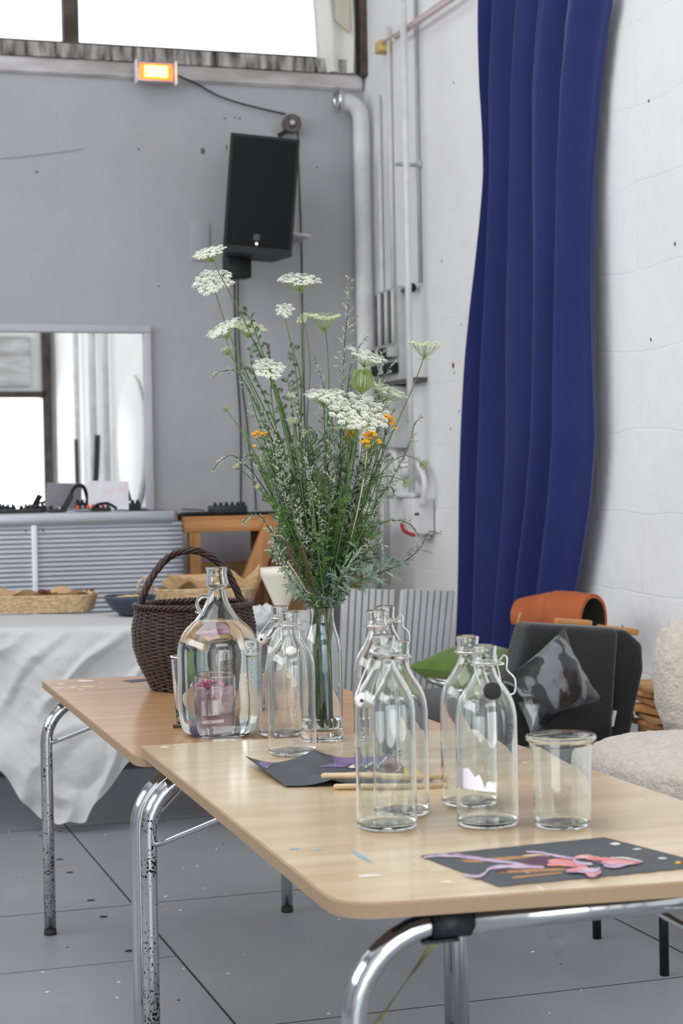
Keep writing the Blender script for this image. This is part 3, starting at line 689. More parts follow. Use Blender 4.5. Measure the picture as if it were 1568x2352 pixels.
# ---------------------------------------------------------------- cream conical uplighter
q = aty(645, 1303, 6.0); s_ = scl(q); r1 = 48*s_
lx, ly = q.x, q.y
lp = thing('uplighter_floor_lamp', (lx, ly, 0), 'cream floor lamp with a wide cone shade behind the flowers', 'floor lamp')
M['cream'] = mat('cream_enamel', srgb(228, 222, 205), .4)
zt = q.z; zn = aty(650, 1400, 6.0).z
MB().lathe([(.014, zn-.03), (.020, zn), (r1*.97, zt-.03), (r1, zt-.022), (r1, zt), (r1-.004, zt), (r1-.006, zt-.025), (.018, zn+.01), (0, zn+.005)], (lx, ly, 0), 48).build('shade', M['cream'], lp)
MB().tube([(lx, ly, .02), (lx, ly, zn-.02)], .014, 14).build('pole', M['cream'], lp)
MB().lathe([(0, 0), (.13, 0), (.13, .015), (.02, .03), (0, .03)], (lx, ly, 0), 40).build('base', M['cream'], lp)

# ---------------------------------------------------------------- white ribbed panels leaning by the wall
M['panel_white'] = mat('ribbed_white_metal', (.66, .68, .68, 1), .5, var=.08)
M['panel_groove'] = mat('panel_groove', (.12, .12, .12, 1), .8)
def ribbed(pl, pr, pbl, pbr, Y, n, label):
    a, b2 = aty(*pl, Y), aty(*pr, Y); c2, d2 = aty(*pbl, Y-.12), aty(*pbr, Y-.12)
    k = a.z/(a.z-c2.z); A2 = a+(c2-a)*k; B2 = b2+(d2-b2)*k; A2.z = B2.z = .02
    t = thing('ribbed_panel', ((A2+B2)/2)-Vector((0, 0, .02)), label, 'panel')
    nrm = (b2-a).cross(c2-a).normalized()
    if nrm.y > 0: nrm = -nrm
    o = MB(); vs = []; fs = []
    prof = []
    for i in range(n):
        for u, h_ in ((.0, 0), (.10, .016), (.80, .016), (.90, 0)): prof.append(((i+u)/n, h_))
    prof.append((1, 0))
    for (T_, B3) in ((a, b2), (A2, B2)):
        for u, h_ in prof: vs.append(T_.lerp(B3, u)+nrm*h_)
    for (T_, B3) in ((a, b2), (A2, B2)):
        for u, h_ in prof: vs.append(T_.lerp(B3, u)-nrm*.012)
    m_ = len(prof)
    for i in range(m_-1):
        fs.append([i, i+1, m_+i+1, m_+i]); 
        fs.append([2*m_+i+1, 2*m_+i, 3*m_+i, 3*m_+i+1]); fs.append([i+1, i, 2*m_+i, 2*m_+i+1]); fs.append([m_+i, m_+i+1, 3*m_+i+1, 3*m_+i])
    fs.append([0, m_, 3*m_, 2*m_]); fs.append([2*m_-1, m_-1, 3*m_-1, 4*m_-1])
    o.add(vs, fs, 0, False); o.build('ribbed_sheet', M['panel_white'], t)
    for i in range(n):
        p0, p1 = a.lerp(b2, (i+.95)/n)+nrm*.002, A2.lerp(B2, (i+.95)/n)+nrm*.002
        MB().tube([p0, p1], .0035, 4).build('groove_strip', M['panel_groove'], t)  # thin dark strip laid along each groove between the ribs
    # perforated rubber foot strip
    q0, q1 = A2.lerp(a, .26)+nrm*.03, B2.lerp(b2, .26)+nrm*.03
    return t
ribbed((786, 1352), (907, 1356), (776, 1600), (893, 1604), 7.3, 8, 'white ribbed panel leaning by the wall, the left one of the pair')
ribbed((921, 1355), (1042, 1358), (905, 1600), (1019, 1640), 7.15, 8, 'white ribbed panel leaning by the wall, the right one beside the blue curtain')

# ---------------------------------------------------------------- green cushion on a tube chair
M['green'] = mat('olive_green_fabric', srgb(92, 118, 44), .9, var=.2, vscale=12, bump=.25, bscale=80, sheen=.3)
cX = aty(1085, 1545, 5.7)
def cushion(c, w, d, h, R, seed=0, puff=2.4, n=36):
    c = Vector(c)
    def top(sg):
        def fn(u, v):
            x, y = 2*u-1, 2*v-1
            e = (1-abs(x)**puff)*(1-abs(y)**puff); z = sg*h/2*max(e, 0)**.55
            px_ = x*(1-.10*(1-y*y)); py_ = y*(1-.10*(1-x*x))
            z += .008*noise.noise(Vector((x*2.5+seed, y*2.5, seed)))*(e > 0)
            return c+R@Vector((px_*w/2, py_*d/2, z))
        return fn
    o = MB(); o.grid(top(1), n, n); o.grid(top(-1), n, n); return o
gch = thing('tube_chair', (cX.x, 5.75, 0), 'low black seated tube chair holding the green cushion', 'chair')
zs = aty(1085, 1592, 5.7).z-.01
MB().box((cX.x-.01, 5.74, zs-.02), (.36, .42, .035), bev=.015).build('seat', M['black_matte'], gch)
for sx, sy in ((-.16, -.2), (.12, -.2), (-.16, .15), (.12, .15)):
    MB().tube([(cX.x+sx, 5.75+sy, 0), (cX.x+sx, 5.75+sy, zs-.04)], .012, 10).build('leg', M['chrome'], gch)
ra = aty(1030, 1570, 5.5)
MB().tube([ra+Vector((math.cos(t)*.06, math.sin(t)*.10, .0+math.cos(t)*-.012)) for t in [2*PI*k/30 for k in range(30)]], .010, 8, closed=True).build('arm_ring', M['steel'], gch)
tag(cushion((cX.x+.03, 5.72, zs+.09), .35, .36, .175, rotz(.5)@Matrix.Rotation(.06, 3, 'Y'), 3).build('green_cushion', M['green']), 'olive green cushion lying on the low tube chair', 'cushion')
# dark fabric bundle under the bench side of the panels
M['dark_fabric'] = mat('charcoal_fabric', (.021, .020, .021, 1), .85, var=.3, vscale=10, bump=.3, bscale=120, sheen=.25)
p0, p1 = aty(952, 1578, 5.35), aty(1075, 1652, 5.05)
ot = thing('folded_lounger', ((p0.x+p1.x)/2, 5.2, 0), 'black folded lounger sloping down below the green cushion', 'lounger')
dv = p1-p0; ln = dv.length; an = math.atan2(-dv.z, math.hypot(dv.x, dv.y)); R_ = rotz(math.atan2(dv.y, dv.x))@Matrix.Rotation(an, 3, 'Y')
MB().box((p0+p1)/2+R_@Vector((0, .0, -.05)), (ln*1.12, .26, .085), bev=.025, rot=R_).build('cushion', M['dark_fabric'], ot)
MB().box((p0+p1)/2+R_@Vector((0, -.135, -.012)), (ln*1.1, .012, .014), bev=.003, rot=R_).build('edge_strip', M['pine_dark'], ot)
for q in (p0+dv*.12, p1-dv*.1): MB().tube([(q.x, q.y+.05, 0), (q.x, q.y+.05, q.z-.11)], .012, 10).build('leg', M['black_plastic'], ot)
# ---------------------------------------------------------------- charcoal lounge chair with sequin cushion
yc = 4.85
def slabq(pts, y0, y1, mname, name, parent, sub=3, bev=.03):
    """rounded cushion block whose front outline is pts (image points at depth y0) carried back to y1"""
    f = [aty(x, y, y0) for x, y in pts]; ctr = sum(f, Vector())/len(f)
    bm = bmesh.new(); n = len(f)
    va = [bm.verts.new(p) for p in f]; vb = [bm.verts.new(p+Vector((0, y1-y0, 0))) for p in f]
    bm.faces.new(va); bm.faces.new(vb[::-1])
    for i in range(n): bm.faces.new([va[(i+1) % n], va[i], vb[i], vb[(i+1) % n]])
    bmesh.ops.recalc_face_normals(bm, faces=bm.faces[:])
    bmesh.ops.bevel(bm, geom=bm.edges[:], offset=bev, segments=4, affect='EDGES', profile=.5)
    bm.verts.index_update()
    o = MB(); o.add([v.co.copy() for v in bm.verts], [[v.index for v in fc.verts] for fc in bm.faces], 0, True); bm.free()
    return o.build(name, M[mname], parent)
q = aty(1320, 1560, yc)
lc = thing('lounge_chair', (q.x, yc+.1, 0), 'charcoal fabric lounge chair with a thick folded back cushion', 'chair')
slabq([(1216, 1432), (1424, 1444), (1416, 1560), (1405, 1760), (1120, 1760), (1165, 1620)], yc, yc+.12, 'dark_fabric', 'backrest', lc, bev=.022)
slabq([(1400, 1446), (1440, 1446), (1478, 1480), (1480, 1540), (1458, 1640), (1440, 1760), (1385, 1760), (1408, 1600)], yc+.06, yc+.24, 'dark_fabric', 'folded_cushion', lc, bev=.018)
q2 = aty(1250, 1800, yc-.05); zseat = aty(1250, 1745, yc).z
MB().box((q.x-.06, yc-.14, zseat), (.40, .36, .09), bev=.03, rot=rotz(-.15)).build('seat', M['dark_fabric'], lc)
for sx, sy in ((-.2, -.26), (.12, -.28), (-.16, .12), (.16, .1)):
    MB().tube([(q.x+sx, yc+sy, 0), (q.x+sx, yc+sy, zseat-.03)], .013, 10).build('leg', M['chrome'], lc)
g = aty(1412, 1668, yc+.03)
MB().box(aty(1408, 1650, yc+.02), (.012, .004, .05), rot=Matrix.Rotation(.25, 3, 'Y')).build('care_label', mat('white_label', (.75, .74, .8, 1), .6), lc)
# sequin cushion
M['sequin'] = mat('black_sequins', (.008, .008, .010, 1), .28, .2, col2=(.17, .17, .19, 1), vscale=9, coat=.8, stretch=(1.4, 1.4, .7))
for e_, p_ in zip(M['sequin'].node_tree.nodes['Color Ramp'].color_ramp.elements, (.44, .48)): e_.position = p_
nt = M['sequin'].node_tree; vz = nt.nodes.new('ShaderNodeTexVoronoi'); vz.inputs['Scale'].default_value = 120
tcn = nt.nodes.new('ShaderNodeTexCoord'); nt.links.new(tcn.outputs['Object'], vz.inputs['Vector'])
nm = nt.nodes.new('ShaderNodeBump'); nm.inputs['Strength'].default_value = .9; nm.inputs['Distance'].default_value = .004
nt.links.new(vz.outputs['Color'], nm.inputs['Height']); nt.links.new(nm.outputs[0], nt.nodes['Principled BSDF'].inputs['Normal'])
nt.links.new(nm.outputs[0], nt.nodes['Principled BSDF'].inputs['Coat Normal'])
cs = [aty(1295, 1440, yc-.06), aty(1382, 1606, yc-.10), aty(1220, 1690, yc-.20), aty(1150, 1560, yc-.17)]
cc = sum(cs, Vector())/4
fnn = (cs[1]-cs[3]).cross(cs[0]-cs[2]).normalized()
if fnn.y > 0: fnn = -fnn
def seqf(sg):
    def fn(u, v):
        p = cs[0].lerp(cs[1], u).lerp(cs[3].lerp(cs[2], u), v)
        x, y = 2*u-1, 2*v-1; e = max((1-x*x)*(1-y*y), 0)**.6
        p = p.lerp(cc, .10*((1-x*x)*y*y+(1-y*y)*x*x))
        return p+fnn*(sg*.045*e+.006*noise.noise(Vector((u*5, v*5, 0)))*(e > 0))
    return fn
o = MB(); o.grid(seqf(1), 40, 40); o.grid(seqf(-1), 40, 40)
tag(o.build('sequin_cushion', M['sequin']), 'shiny black and grey sequin cushion set on its corner against the charcoal chair', 'cushion')

# ---------------------------------------------------------------- chrome chair behind with rust cushion draped over its back
ycb = 5.62
M['rust'] = mat('rust_brown_canvas', srgb(176, 92, 48), .75, var=.18, vscale=9, bump=.25, bscale=60)
M['olive_dark'] = mat('dark_olive_lining', (.035, .032, .018, 1), .8, var=.3, vscale=30)
A_, B2_ = aty(1205, 1400, ycb), aty(1372, 1410, ycb-.05)
c0 = aty(1285, 1420, ycb)
cb = thing('chrome_chair', (c0.x, ycb+.1, 0), 'chrome framed chair standing behind the charcoal lounge chair', 'chair')
zt = aty(1290, 1392, ycb+.05).z
lx0, lx1 = aty(1222, 1420, ycb).x, aty(1345, 1400, ycb).x
MB().tube(spline([(lx0, ycb+.12, 0), (lx0, ycb+.02, .45), (lx0, ycb, zt-.03), (lx0+.03, ycb, zt), (lx1-.03, ycb, zt), (lx1, ycb, zt-.03), (lx1+.0, ycb+.02, .45), (lx1, ycb+.12, 0)], 8), .011, 12).build('back_frame', M['chrome'], cb)
MB().box(((lx0+lx1)/2, ycb-.16, .44), (lx1-lx0+.06, .30, .04), bev=.015).build('seat', M['dark_fabric'], cb)
for x in (lx0, lx1): MB().tube([(x, ycb-.30, 0), (x, ycb-.30, .42)], .011, 10).build('leg', M['chrome'], cb)
def arch(rad, th, dz=0):
    pa, pb = aty(1222, 1405, ycb+.05), aty(1352, 1412, ycb-.14)
    ax = (pb-pa).normalized(); sd_ = ax.cross(Vector((0, 0, 1))).normalized()
    def fn(u, v):
        t = -PI*.62+PI*1.24*u; rr = rad*(.68+.32*min(1, v*1.8))*(1+.05*noise.noise(Vector((u*4, v*4, 3)))-.05*max(0, 1-abs(v-.45)*22))
        p = pa.lerp(pb, -.22+1.3*v)+Vector((0, 0, -.018))
        sk = .25*abs(v-.45)
        return p+sd_*(math.sin(t)*rr*.95)+Vector((0, 0, math.cos(t)*rr*(1-sk*.6)-.0))
    return fn
o = MB(); o.grid(arch(.100, 0), 36, 30); o.grid(arch(.084, 0), 36, 30, mi=1)
f1, f2 = arch(.100, 0), arch(.084, 0)
for vv in (0, 1):
    o.grid(lambda u, v, vv=vv: f1(u, vv).lerp(f2(u, vv), v), 36, 1)
rc = tag(o.build('rust_cushion', [M['rust'], M['olive_dark']]), 'rust brown padded cover arched over the back of the chrome chair', 'cushion')
wire('cushion_tie', [aty(x, y, ycb-.1) for x, y in ((1196, 1408), (1190, 1425), (1188, 1440), (1180, 1455))], .005, 'frayed brown tie hanging from the left end of the rust cushion', 'ply_light', cat='tie')
# offcuts and pallet boards
tag(MB().box(aty(1316, 1428, 5.0)+Vector((0, 0, -.003)), (.11, .05, .022), bev=.002, rot=rotz(-.1)@Matrix.Rotation(.10, 3, 'Y')).build('wood_offcut', M['pine']), 'short pine offcut on top of the charcoal chair, the left of two', 'board')
tag(MB().box(aty(1418, 1447, 5.14)+Vector((0, 0, 0)), (.125, .06, .020), bev=.002, rot=rotz(-.1)@Matrix.Rotation(.14, 3, 'Y')).build('wood_offcut', M['pine']), 'longer pine offcut behind the charcoal chair, the right of two', 'board')
random.seed(21); nth = ('topmost', 'second from the top', 'third from the top', 'fourth from the top', 'fifth from the top', 'bottommost visible')
for i in range(6):
    q = aty(1512+(i % 3)*9-6, 1576+i*17.5, 5.24)
    tag(MB().box((q.x+.01, q.y, q.z), (.13, .26, .018), bev=.002, rot=rotz((-.3, .05, -.15, .1, -.25, 0)[i])).build('pallet_board', M['pine'] if i % 2 else M['ply_light']),
        'rough sawn board stacked behind the woolly armchair, the %s of the pile' % nth[i], 'board', 'boards stacked behind the chairs')
MB_ = MB().box((q.x+.02, 5.24, (q.z-.012)/2), (.12, .22, q.z-.012)); tag(MB_.build('wooden_crate', M['ply_light']), 'wooden crate carrying the stack of sawn boards', 'crate')
# ---------------------------------------------------------------- cream boucle armchair at the right edge
M['boucle'] = mat('cream_boucle', srgb(214, 202, 188), .95, var=.14, vscale=70, bump=1.0, bscale=110, sheen=.5)
ya = 4.1
sc_ = aty(1560, 1745, ya)
ac = thing('boucle_armchair', (sc_.x+.08, ya, 0), 'cream woolly armchair cut off by the right edge of the picture', 'armchair')
def woolly(o, c, r, pw=2.6, n=110, m_=70, amp=.006, R=None):
    c = Vector(c); R = R or Matrix.Identity(3)
    def q(u, v):
        a = 2*PI*u; b2 = PI*(v-.5)*.998
        f_ = lambda t: math.copysign(abs(t)**(2/pw), t)
        d = Vector((f_(math.cos(a))*f_(math.cos(b2)), f_(math.sin(a))*f_(math.cos(b2)), f_(math.sin(b2))))
        p = Vector((d.x*r[0], d.y*r[1], d.z*r[2])); p = c+R@p
        k = p*38; nn = noise.noise(k)+.5*noise.noise(k*2.1)
        return p+d.normalized()*amp*nn
    o.grid(q, n, m_, closeu=True); return o
zst = aty(1450, 1672, ya+.15).z
woolly(MB(), (aty(1370, 1760, ya).x+.235, ya-.05, zst-.085), (.235, .30, .085)).build('seat_cushion', M['boucle'], ac)
zb = zst-.14
woolly(MB(), (aty(1370, 1760, ya).x+.26, ya-.02, zb-.06), (.21, .27, .07), 3).build('seat_base', M['boucle'], ac)
bc = aty(1600, 1560, ya+.42)
woolly(MB(), (bc.x+.03, ya+.46, bc.z-.01), (.135, .09, .19), 2.8, R=Matrix.Rotation(-.10, 3, 'Y')).build('backrest', M['boucle'], ac)
for sx, sy in ((.08, -.2), (.42, -.2), (.08, .18), (.42, .18)):
    x = aty(1370, 1760, ya).x+sx
    MB().tube([(x, ya+sy, 0), (x, ya+sy, zb-.1)], .012, 10).build('leg', M['black_plastic'], ac)
# ---------------------------------------------------------------- the two plywood trestle tables with chrome tube legs
def top_mat(name, c1, c2, grain_axis, coat, rough):
    st = [26]*3; st[grain_axis] = 1.5
    m = mat(name, c1, rough, col2=c2, vscale=1.1, stretch=tuple(st), bump=.03, bscale=6, detail=9, spec=.5)
    nt = m.node_tree; N = nt.nodes; L = nt.links; p = N['Principled BSDF']
    # broad warm and pale zones of worn varnish
    tc = N.new('ShaderNodeTexCoord'); nz = N.new('ShaderNodeTexNoise'); nz.inputs['Scale'].default_value = 3.2; nz.inputs['Detail'].default_value = 7
    L.new(tc.outputs['Object'], nz.inputs['Vector'])
    rp = N.new('ShaderNodeValToRGB'); rp.color_ramp.elements[0].position = .38; rp.color_ramp.elements[1].position = .66
    rp.color_ramp.elements[0].color = (1, 1, 1, 1); rp.color_ramp.elements[1].color = (.84, .74, .62, 1); L.new(nz.outputs['Fac'], rp.inputs[0])
    mx = N.new('ShaderNodeMix'); mx.data_type = 'RGBA'; mx.blend_type = 'MULTIPLY'; mx.inputs[0].default_value = .6
    src = p.inputs['Base Color'].links[0].from_socket
    L.new(src, mx.inputs[6]); L.new(rp.outputs[0], mx.inputs[7]); L.new(mx.outputs[2], p.inputs['Base Color'])
    p.inputs['Coat Weight'].default_value = coat; p.inputs['Coat Roughness'].default_value = .16
    return m
M['top_front'] = top_mat('pale_worn_birch_veneer', srgb(224, 202, 170), srgb(208, 182, 146), 0, .55, .36)
M['top_back'] = top_mat('warm_varnished_veneer', srgb(208, 166, 124), srgb(190, 144, 102), 0, .5, .34)
def ply_edge():
    m = mat('plywood_edge', srgb(160, 134, 104), .7); nt = m.node_tree; N = nt.nodes; L = nt.links; p = N['Principled BSDF']
    tc = N.new('ShaderNodeTexCoord'); wv = N.new('ShaderNodeTexWave'); wv.bands_direction = 'Z'; wv.inputs['Scale'].default_value = 110; wv.inputs['Distortion'].default_value = .6; wv.inputs['Detail'].default_value = 2
    L.new(tc.outputs['Object'], wv.inputs['Vector']); rp = N.new('ShaderNodeValToRGB'); L.new(wv.outputs['Fac'], rp.inputs[0])
    rp.color_ramp.elements[0].color = srgb(120, 96, 74); rp.color_ramp.elements[1].color = srgb(184, 160, 130); L.new(rp.outputs[0], p.inputs['Base Color'])
    nz = N.new('ShaderNodeTexNoise'); nz.inputs['Scale'].default_value = 60; b = N.new('ShaderNodeBump'); b.inputs['Strength'].default_value = .3; b.inputs['Distance'].default_value = .003
    L.new(tc.outputs['Object'], nz.inputs['Vector']); L.new(nz.outputs['Fac'], b.inputs['Height']); L.new(b.outputs[0], p.inputs['Normal'])
    return m
M['ply_edge'] = ply_edge()
def pitted():
    m = mat('pitted_chrome', (.60, .62, .65, 1), .12, 1); nt = m.node_tree; N = nt.nodes; L = nt.links; p = N['Principled BSDF']
    tc = N.new('ShaderNodeTexCoord'); nz = N.new('ShaderNodeTexNoise'); nz.inputs['Scale'].default_value = 190; nz.inputs['Detail'].default_value = 5
    n2 = N.new('ShaderNodeTexNoise'); n2.inputs['Scale'].default_value = 16
    for q in (nz, n2): L.new(tc.outputs['Object'], q.inputs['Vector'])
    ad = N.new('ShaderNodeMath'); ad.operation = 'MULTIPLY_ADD'; ad.inputs[1].default_value = .55; L.new(n2.outputs['Fac'], ad.inputs[0]); L.new(nz.outputs['Fac'], ad.inputs[2])
    rp = N.new('ShaderNodeValToRGB'); rp.color_ramp.elements[0].position = .86; rp.color_ramp.elements[1].position = .91; L.new(ad.outputs[0], rp.inputs[0])
    rp.color_ramp.elements[0].color = (.60, .62, .65, 1); rp.color_ramp.elements[1].color = (.035, .025, .022, 1); L.new(rp.outputs[0], p.inputs['Base Color'])
    r2 = N.new('ShaderNodeMapRange'); r2.inputs[1].default_value = .86; r2.inputs[2].default_value = .91; r2.inputs[3].default_value = .12; r2.inputs[4].default_value = .8
    L.new(ad.outputs[0], r2.inputs[0]); L.new(r2.outputs[0], p.inputs['Roughness'])
    return m
M['pitted'] = pitted()
M['paint_white'] = mat('white_paint_smear', (.80, .77, .70, 1), .5)
M['paint_blue'] = mat('blue_paint_smear', srgb(140, 172, 192), .5)
def rounded_poly(cs, rad, n=7):
    out = []; N_ = len(cs)
    for i in range(N_):
        p = Vector(cs[i]); a = (Vector(cs[i-1])-p).normalized(); b2 = (Vector(cs[(i+1) % N_])-p).normalized()
        r_ = rad[i] if isinstance(rad, (list, tuple)) else rad
        p0, p1 = p+a*r_, p+b2*r_
        for k in range(n+1):
            t = k/n; out.append(p0*(1-t)**2+p*2*t*(1-t)+p1*t*t)
    return out
def trestle(name, cs, rad, ztop, th, mt, legs, label, pits):
    ctr = sum((Vector(c) for c in cs), Vector((0, 0)))/4
    t = thing(name, (ctr.x, ctr.y, 0), label, 'table')
    P = rounded_poly(cs, rad); bm = bmesh.new()
    vs = [bm.verts.new((p[0], p[1], ztop-th)) for p in P]; f = bm.faces.new(vs)
    r_ = bmesh.ops.extrude_face_region(bm, geom=[f]); up = [v for v in r_['geom'] if isinstance(v, bmesh.types.BMVert)]
    bmesh.ops.translate(bm, verts=up, vec=(0, 0, th)); bmesh.ops.recalc_face_normals(bm, faces=bm.faces[:])
    ed = [e for e in bm.edges if abs(e.verts[0].co.z-e.verts[1].co.z) < 1e-6 and e.verts[0].co.z > ztop-th/2]
    bmesh.ops.bevel(bm, geom=ed, offset=.0018, segments=2, affect='EDGES')
    bm.verts.index_update(); o = MB()
    for fc in bm.faces: o.add([v.co.copy() for v in fc.verts], [list(range(len(fc.verts)))], 0 if fc.normal.z > .5 else 1, False)
    bm.free(); o.build('tabletop', [mt, M['ply_edge']], t)
    r = .0165; zc = ztop-th-.007-r; R_ = .120
    for (y, inw, pit) in legs:
        xl, xr = cs[0][0]-.007, cs[1][0]-.05
        pts = []
        for sgn, x in ((1, xl), (-1, xr)):
            seg = [Vector((x, y, .012)), Vector((x, y, .3)), Vector((x, y, zc-R_))]
            for k in range(1, 10):
                a = k*PI/2/9; seg.append(Vector((x+sgn*R_*(1-math.cos(a)), y, zc-R_+R_*math.sin(a))))
            pts.append(seg)
        # left leg, right leg and the bar joining them
        for seg, pm in ((pts[0], pit), (pts[1], False)):
            lg = MB().tube(seg, r, 24).build('leg', M['pitted'] if pm else M['chrome'], t)
            MB().lathe([(0, 0), (r*1.04, 0), (r*1.08, .004), (r*1.04, .016), (0, .016)], (seg[0].x, y, 0), 20).build('foot_cap', M['rubber'], lg)
        MB().tube([pts[0][-1], pts[1][-1]], r, 24).build('cross_bar', M['chrome'], t)
        for x, sx in ((xl, 1), (xr, -1)):
            if y < 2.5 and sx == 1: continue
            z0 = .545
            MB().tube(spline([Vector((x+sx*.012, y+inw*.010, z0)), Vector((x+sx*.035, y+inw*.03, z0+.004)), Vector((x+sx*.26, y+inw*.28, ztop-th-.006))], 4), .0062, 10).build('brace', M['chrome'], t)
    return t, zc, r
zA, zB = .70, .72
cB = [atz(322, 1713, zB), atz(790, 2118, zB)]
xl = .672
front_l = atz(745, 2085, zB); fr = [atz(900, 2072, zB), atz(1568, 2025, zB)]
sl = (fr[1].y-fr[0].y)/(fr[1].x-fr[0].x)
bl = atz(322, 1713, zB); br_ = atz(600, 1698, zB); sb = (br_.y-bl.y)/(br_.x-bl.x)
xR = 1.385
csB = [(bl.x, bl.y), (xR, bl.y+sb*(xR-bl.x)), (xR, fr[0].y+sl*(xR-fr[0].x)), (.648, fr[0].y+sl*(.648-fr[0].x))]
csB = [csB[0], csB[1], csB[2], csB[3]]
T2, zcB, rT = trestle('folding_table', csB, [.008, .05, .06, .065], zB, .020, M['top_front'], [(2.098, 1, False), (3.405, -1, True)],
    'front plywood table on chrome legs with the empty bottles and glass jar', True)
csA = [(.692, 5.01), (1.425, 4.975), (1.405, 3.46), (.668, 3.462)]
T1, zcA, _ = trestle('folding_table', csA, [.02, .05, .06, .055], zA, .019, M['top_back'], [(3.565, 1, False), (4.885, -1, True)],
    'rear plywood table on chrome legs holding the dark basket and the big jug', True)
# marks of paint on the tops
def smear(pts, z, m, name, parent):
    P = [atz(x, y, z) for x, y in pts]; o = MB(); n = len(P)
    o.add([(p.x, p.y, z+.0004) for p in P], [list(range(n))], 0, False); return o.build(name, M[m], parent)
def blotch(px_, py_, w, h, z, m, parent, seed, ang=0):
    random.seed(seed); pts = []
    for k in range(14):
        a = 2*PI*k/14; q = U(.55, 1.1); x, y = w*q*math.cos(a), h*q*math.sin(a)
        pts.append((px_+x*math.cos(ang)-y*math.sin(ang), py_+x*math.sin(ang)+y*math.cos(ang)))
    smear(pts, z, m, 'paint_mark', parent)
for i, (x, y, w, h) in enumerate(((195, 1564, 22, 2.2), (140, 1571, 9, 1.4), (138, 1580, 12, 1.2), (165, 1579, 14, 1.1), (203, 1577, 20, 1.3), (186, 1584, 9, .8), (232, 1568, 5, .7))): blotch(x, y, w, h, zA, 'paint_white', T1, i)
for i, (x, y, w, h) in enumerate(((378, 1716, 11, 1.8), (408, 1719, 8, 1.2), (402, 1713, 5, .8), (440, 1716, 3, .6))): blotch(x, y, w, h, zB, 'paint_white', T2, 20+i)
for i, (x, y, w, h, m, an) in enumerate(((830, 1968, 32, 5, 'paint_blue', .52), (676, 1950, 14, 2.5, 'paint_blue', .05), (733, 1952, 10, 2.5, 'paint_blue', 0), (950, 2045-60, 4, 2, 'paint_blue', 0),
        (845, 2012, 40, 3, 'paint_white', -.08), (1010, 1998, 36, 1.6, 'paint_white', -.12), (1025, 2026, 18, 2.5, 'paint_white', 0), (1240, 2040, 16, 2.5, 'paint_white', .5), (948, 2058, 4, 2, 'paint_blue', 0), (1470, 1838, 4, 1.2, 'paint_white', 0), (1205, 1752, 7, 1.2, 'paint_white', 0))):
    blotch(x, y, w, h, zB, m, T2, 40+i, an)
o = MB()
for x, y, r_ in ((773, 2078, .006), (803, 2082, .004), (835, 2083, .006)): 
    p = atz(x, y, zB-.008); o.ball(p+Vector((0, .0015, 0)), (r_*.8, .0025, r_*.5), 8, 6)
o.build('paint_drips', M['paint_white'], T2)

# black tape round the front bar, the packing tape tail and the strap
yb = 2.098
ta0, ta1 = aty(985, 2130, yb).x, aty(1075, 2130, yb).x
tp = MB().lathe([(rT+.002, 0), (rT+.0035, 0), (rT+.0035, ta1-ta0), (rT+.002, ta1-ta0)], (ta0, yb, zcB), 24, axis=(1, 0, 0))
tp.box((ta0+.012, yb-.004, zcB-rT-.004), (.05, .02, .004), bev=.001).box((ta0+.0, yb+.006, zcB+rT+.0015), (.12, .03, .002))
tag(tp.build('black_tape', M['tape']), 'black tape wrapped around the front chrome bar of the near table', 'tape')
M['clear_tape'] = thin_glass('clear_tape_film', (.86, .87, .88, 1))
q = aty(1275, 2140, yb-.018)
tag(MB().grid(lambda u, v: q+Vector(((u-.5)*.028*(1-v*.6)+.004*v, .003*math.sin(v*6), .006-.042*v)), 6, 8).build('clear_tape', M['clear_tape']), 'torn strip of clear tape dangling from the front chrome bar', 'tape')
M['strap'] = mat('dirty_yellow_green_strap', srgb(138, 140, 96), .8, col2=srgb(84, 80, 62), vscale=40, bump=.2)
a, c = aty(1003, 2158, yb+.0), aty(850, 2372, yb+.06); c2 = a+(c-a)*2.4
def strapf(u, v):
    p = a.lerp(c2, v); side = Vector((.92, -.3, .25)); tw = math.cos(v*7); return p+side*((u-.5)*.013*(.6+.4*abs(tw)))+Vector((0, (u-.5)*.010*math.sin(v*7), 0))
o = MB(); o.grid(strapf, 3, 40); o.grid(lambda u, v: strapf(1-u, v)+Vector((0, .0015, 0)), 3, 40)
tag(o.build('strap', M['strap']), 'dirty yellow green strap stretched down from the taped chrome bar', 'strap')
tag(MB().box(aty(1410, 2072, yb+.03)+Vector((0, 0, -.004)), (.05, .03, .006)).build('pad', M['rubber']), 'flat dark pad squeezed between the front bar and the tabletop', 'pad') if False else None

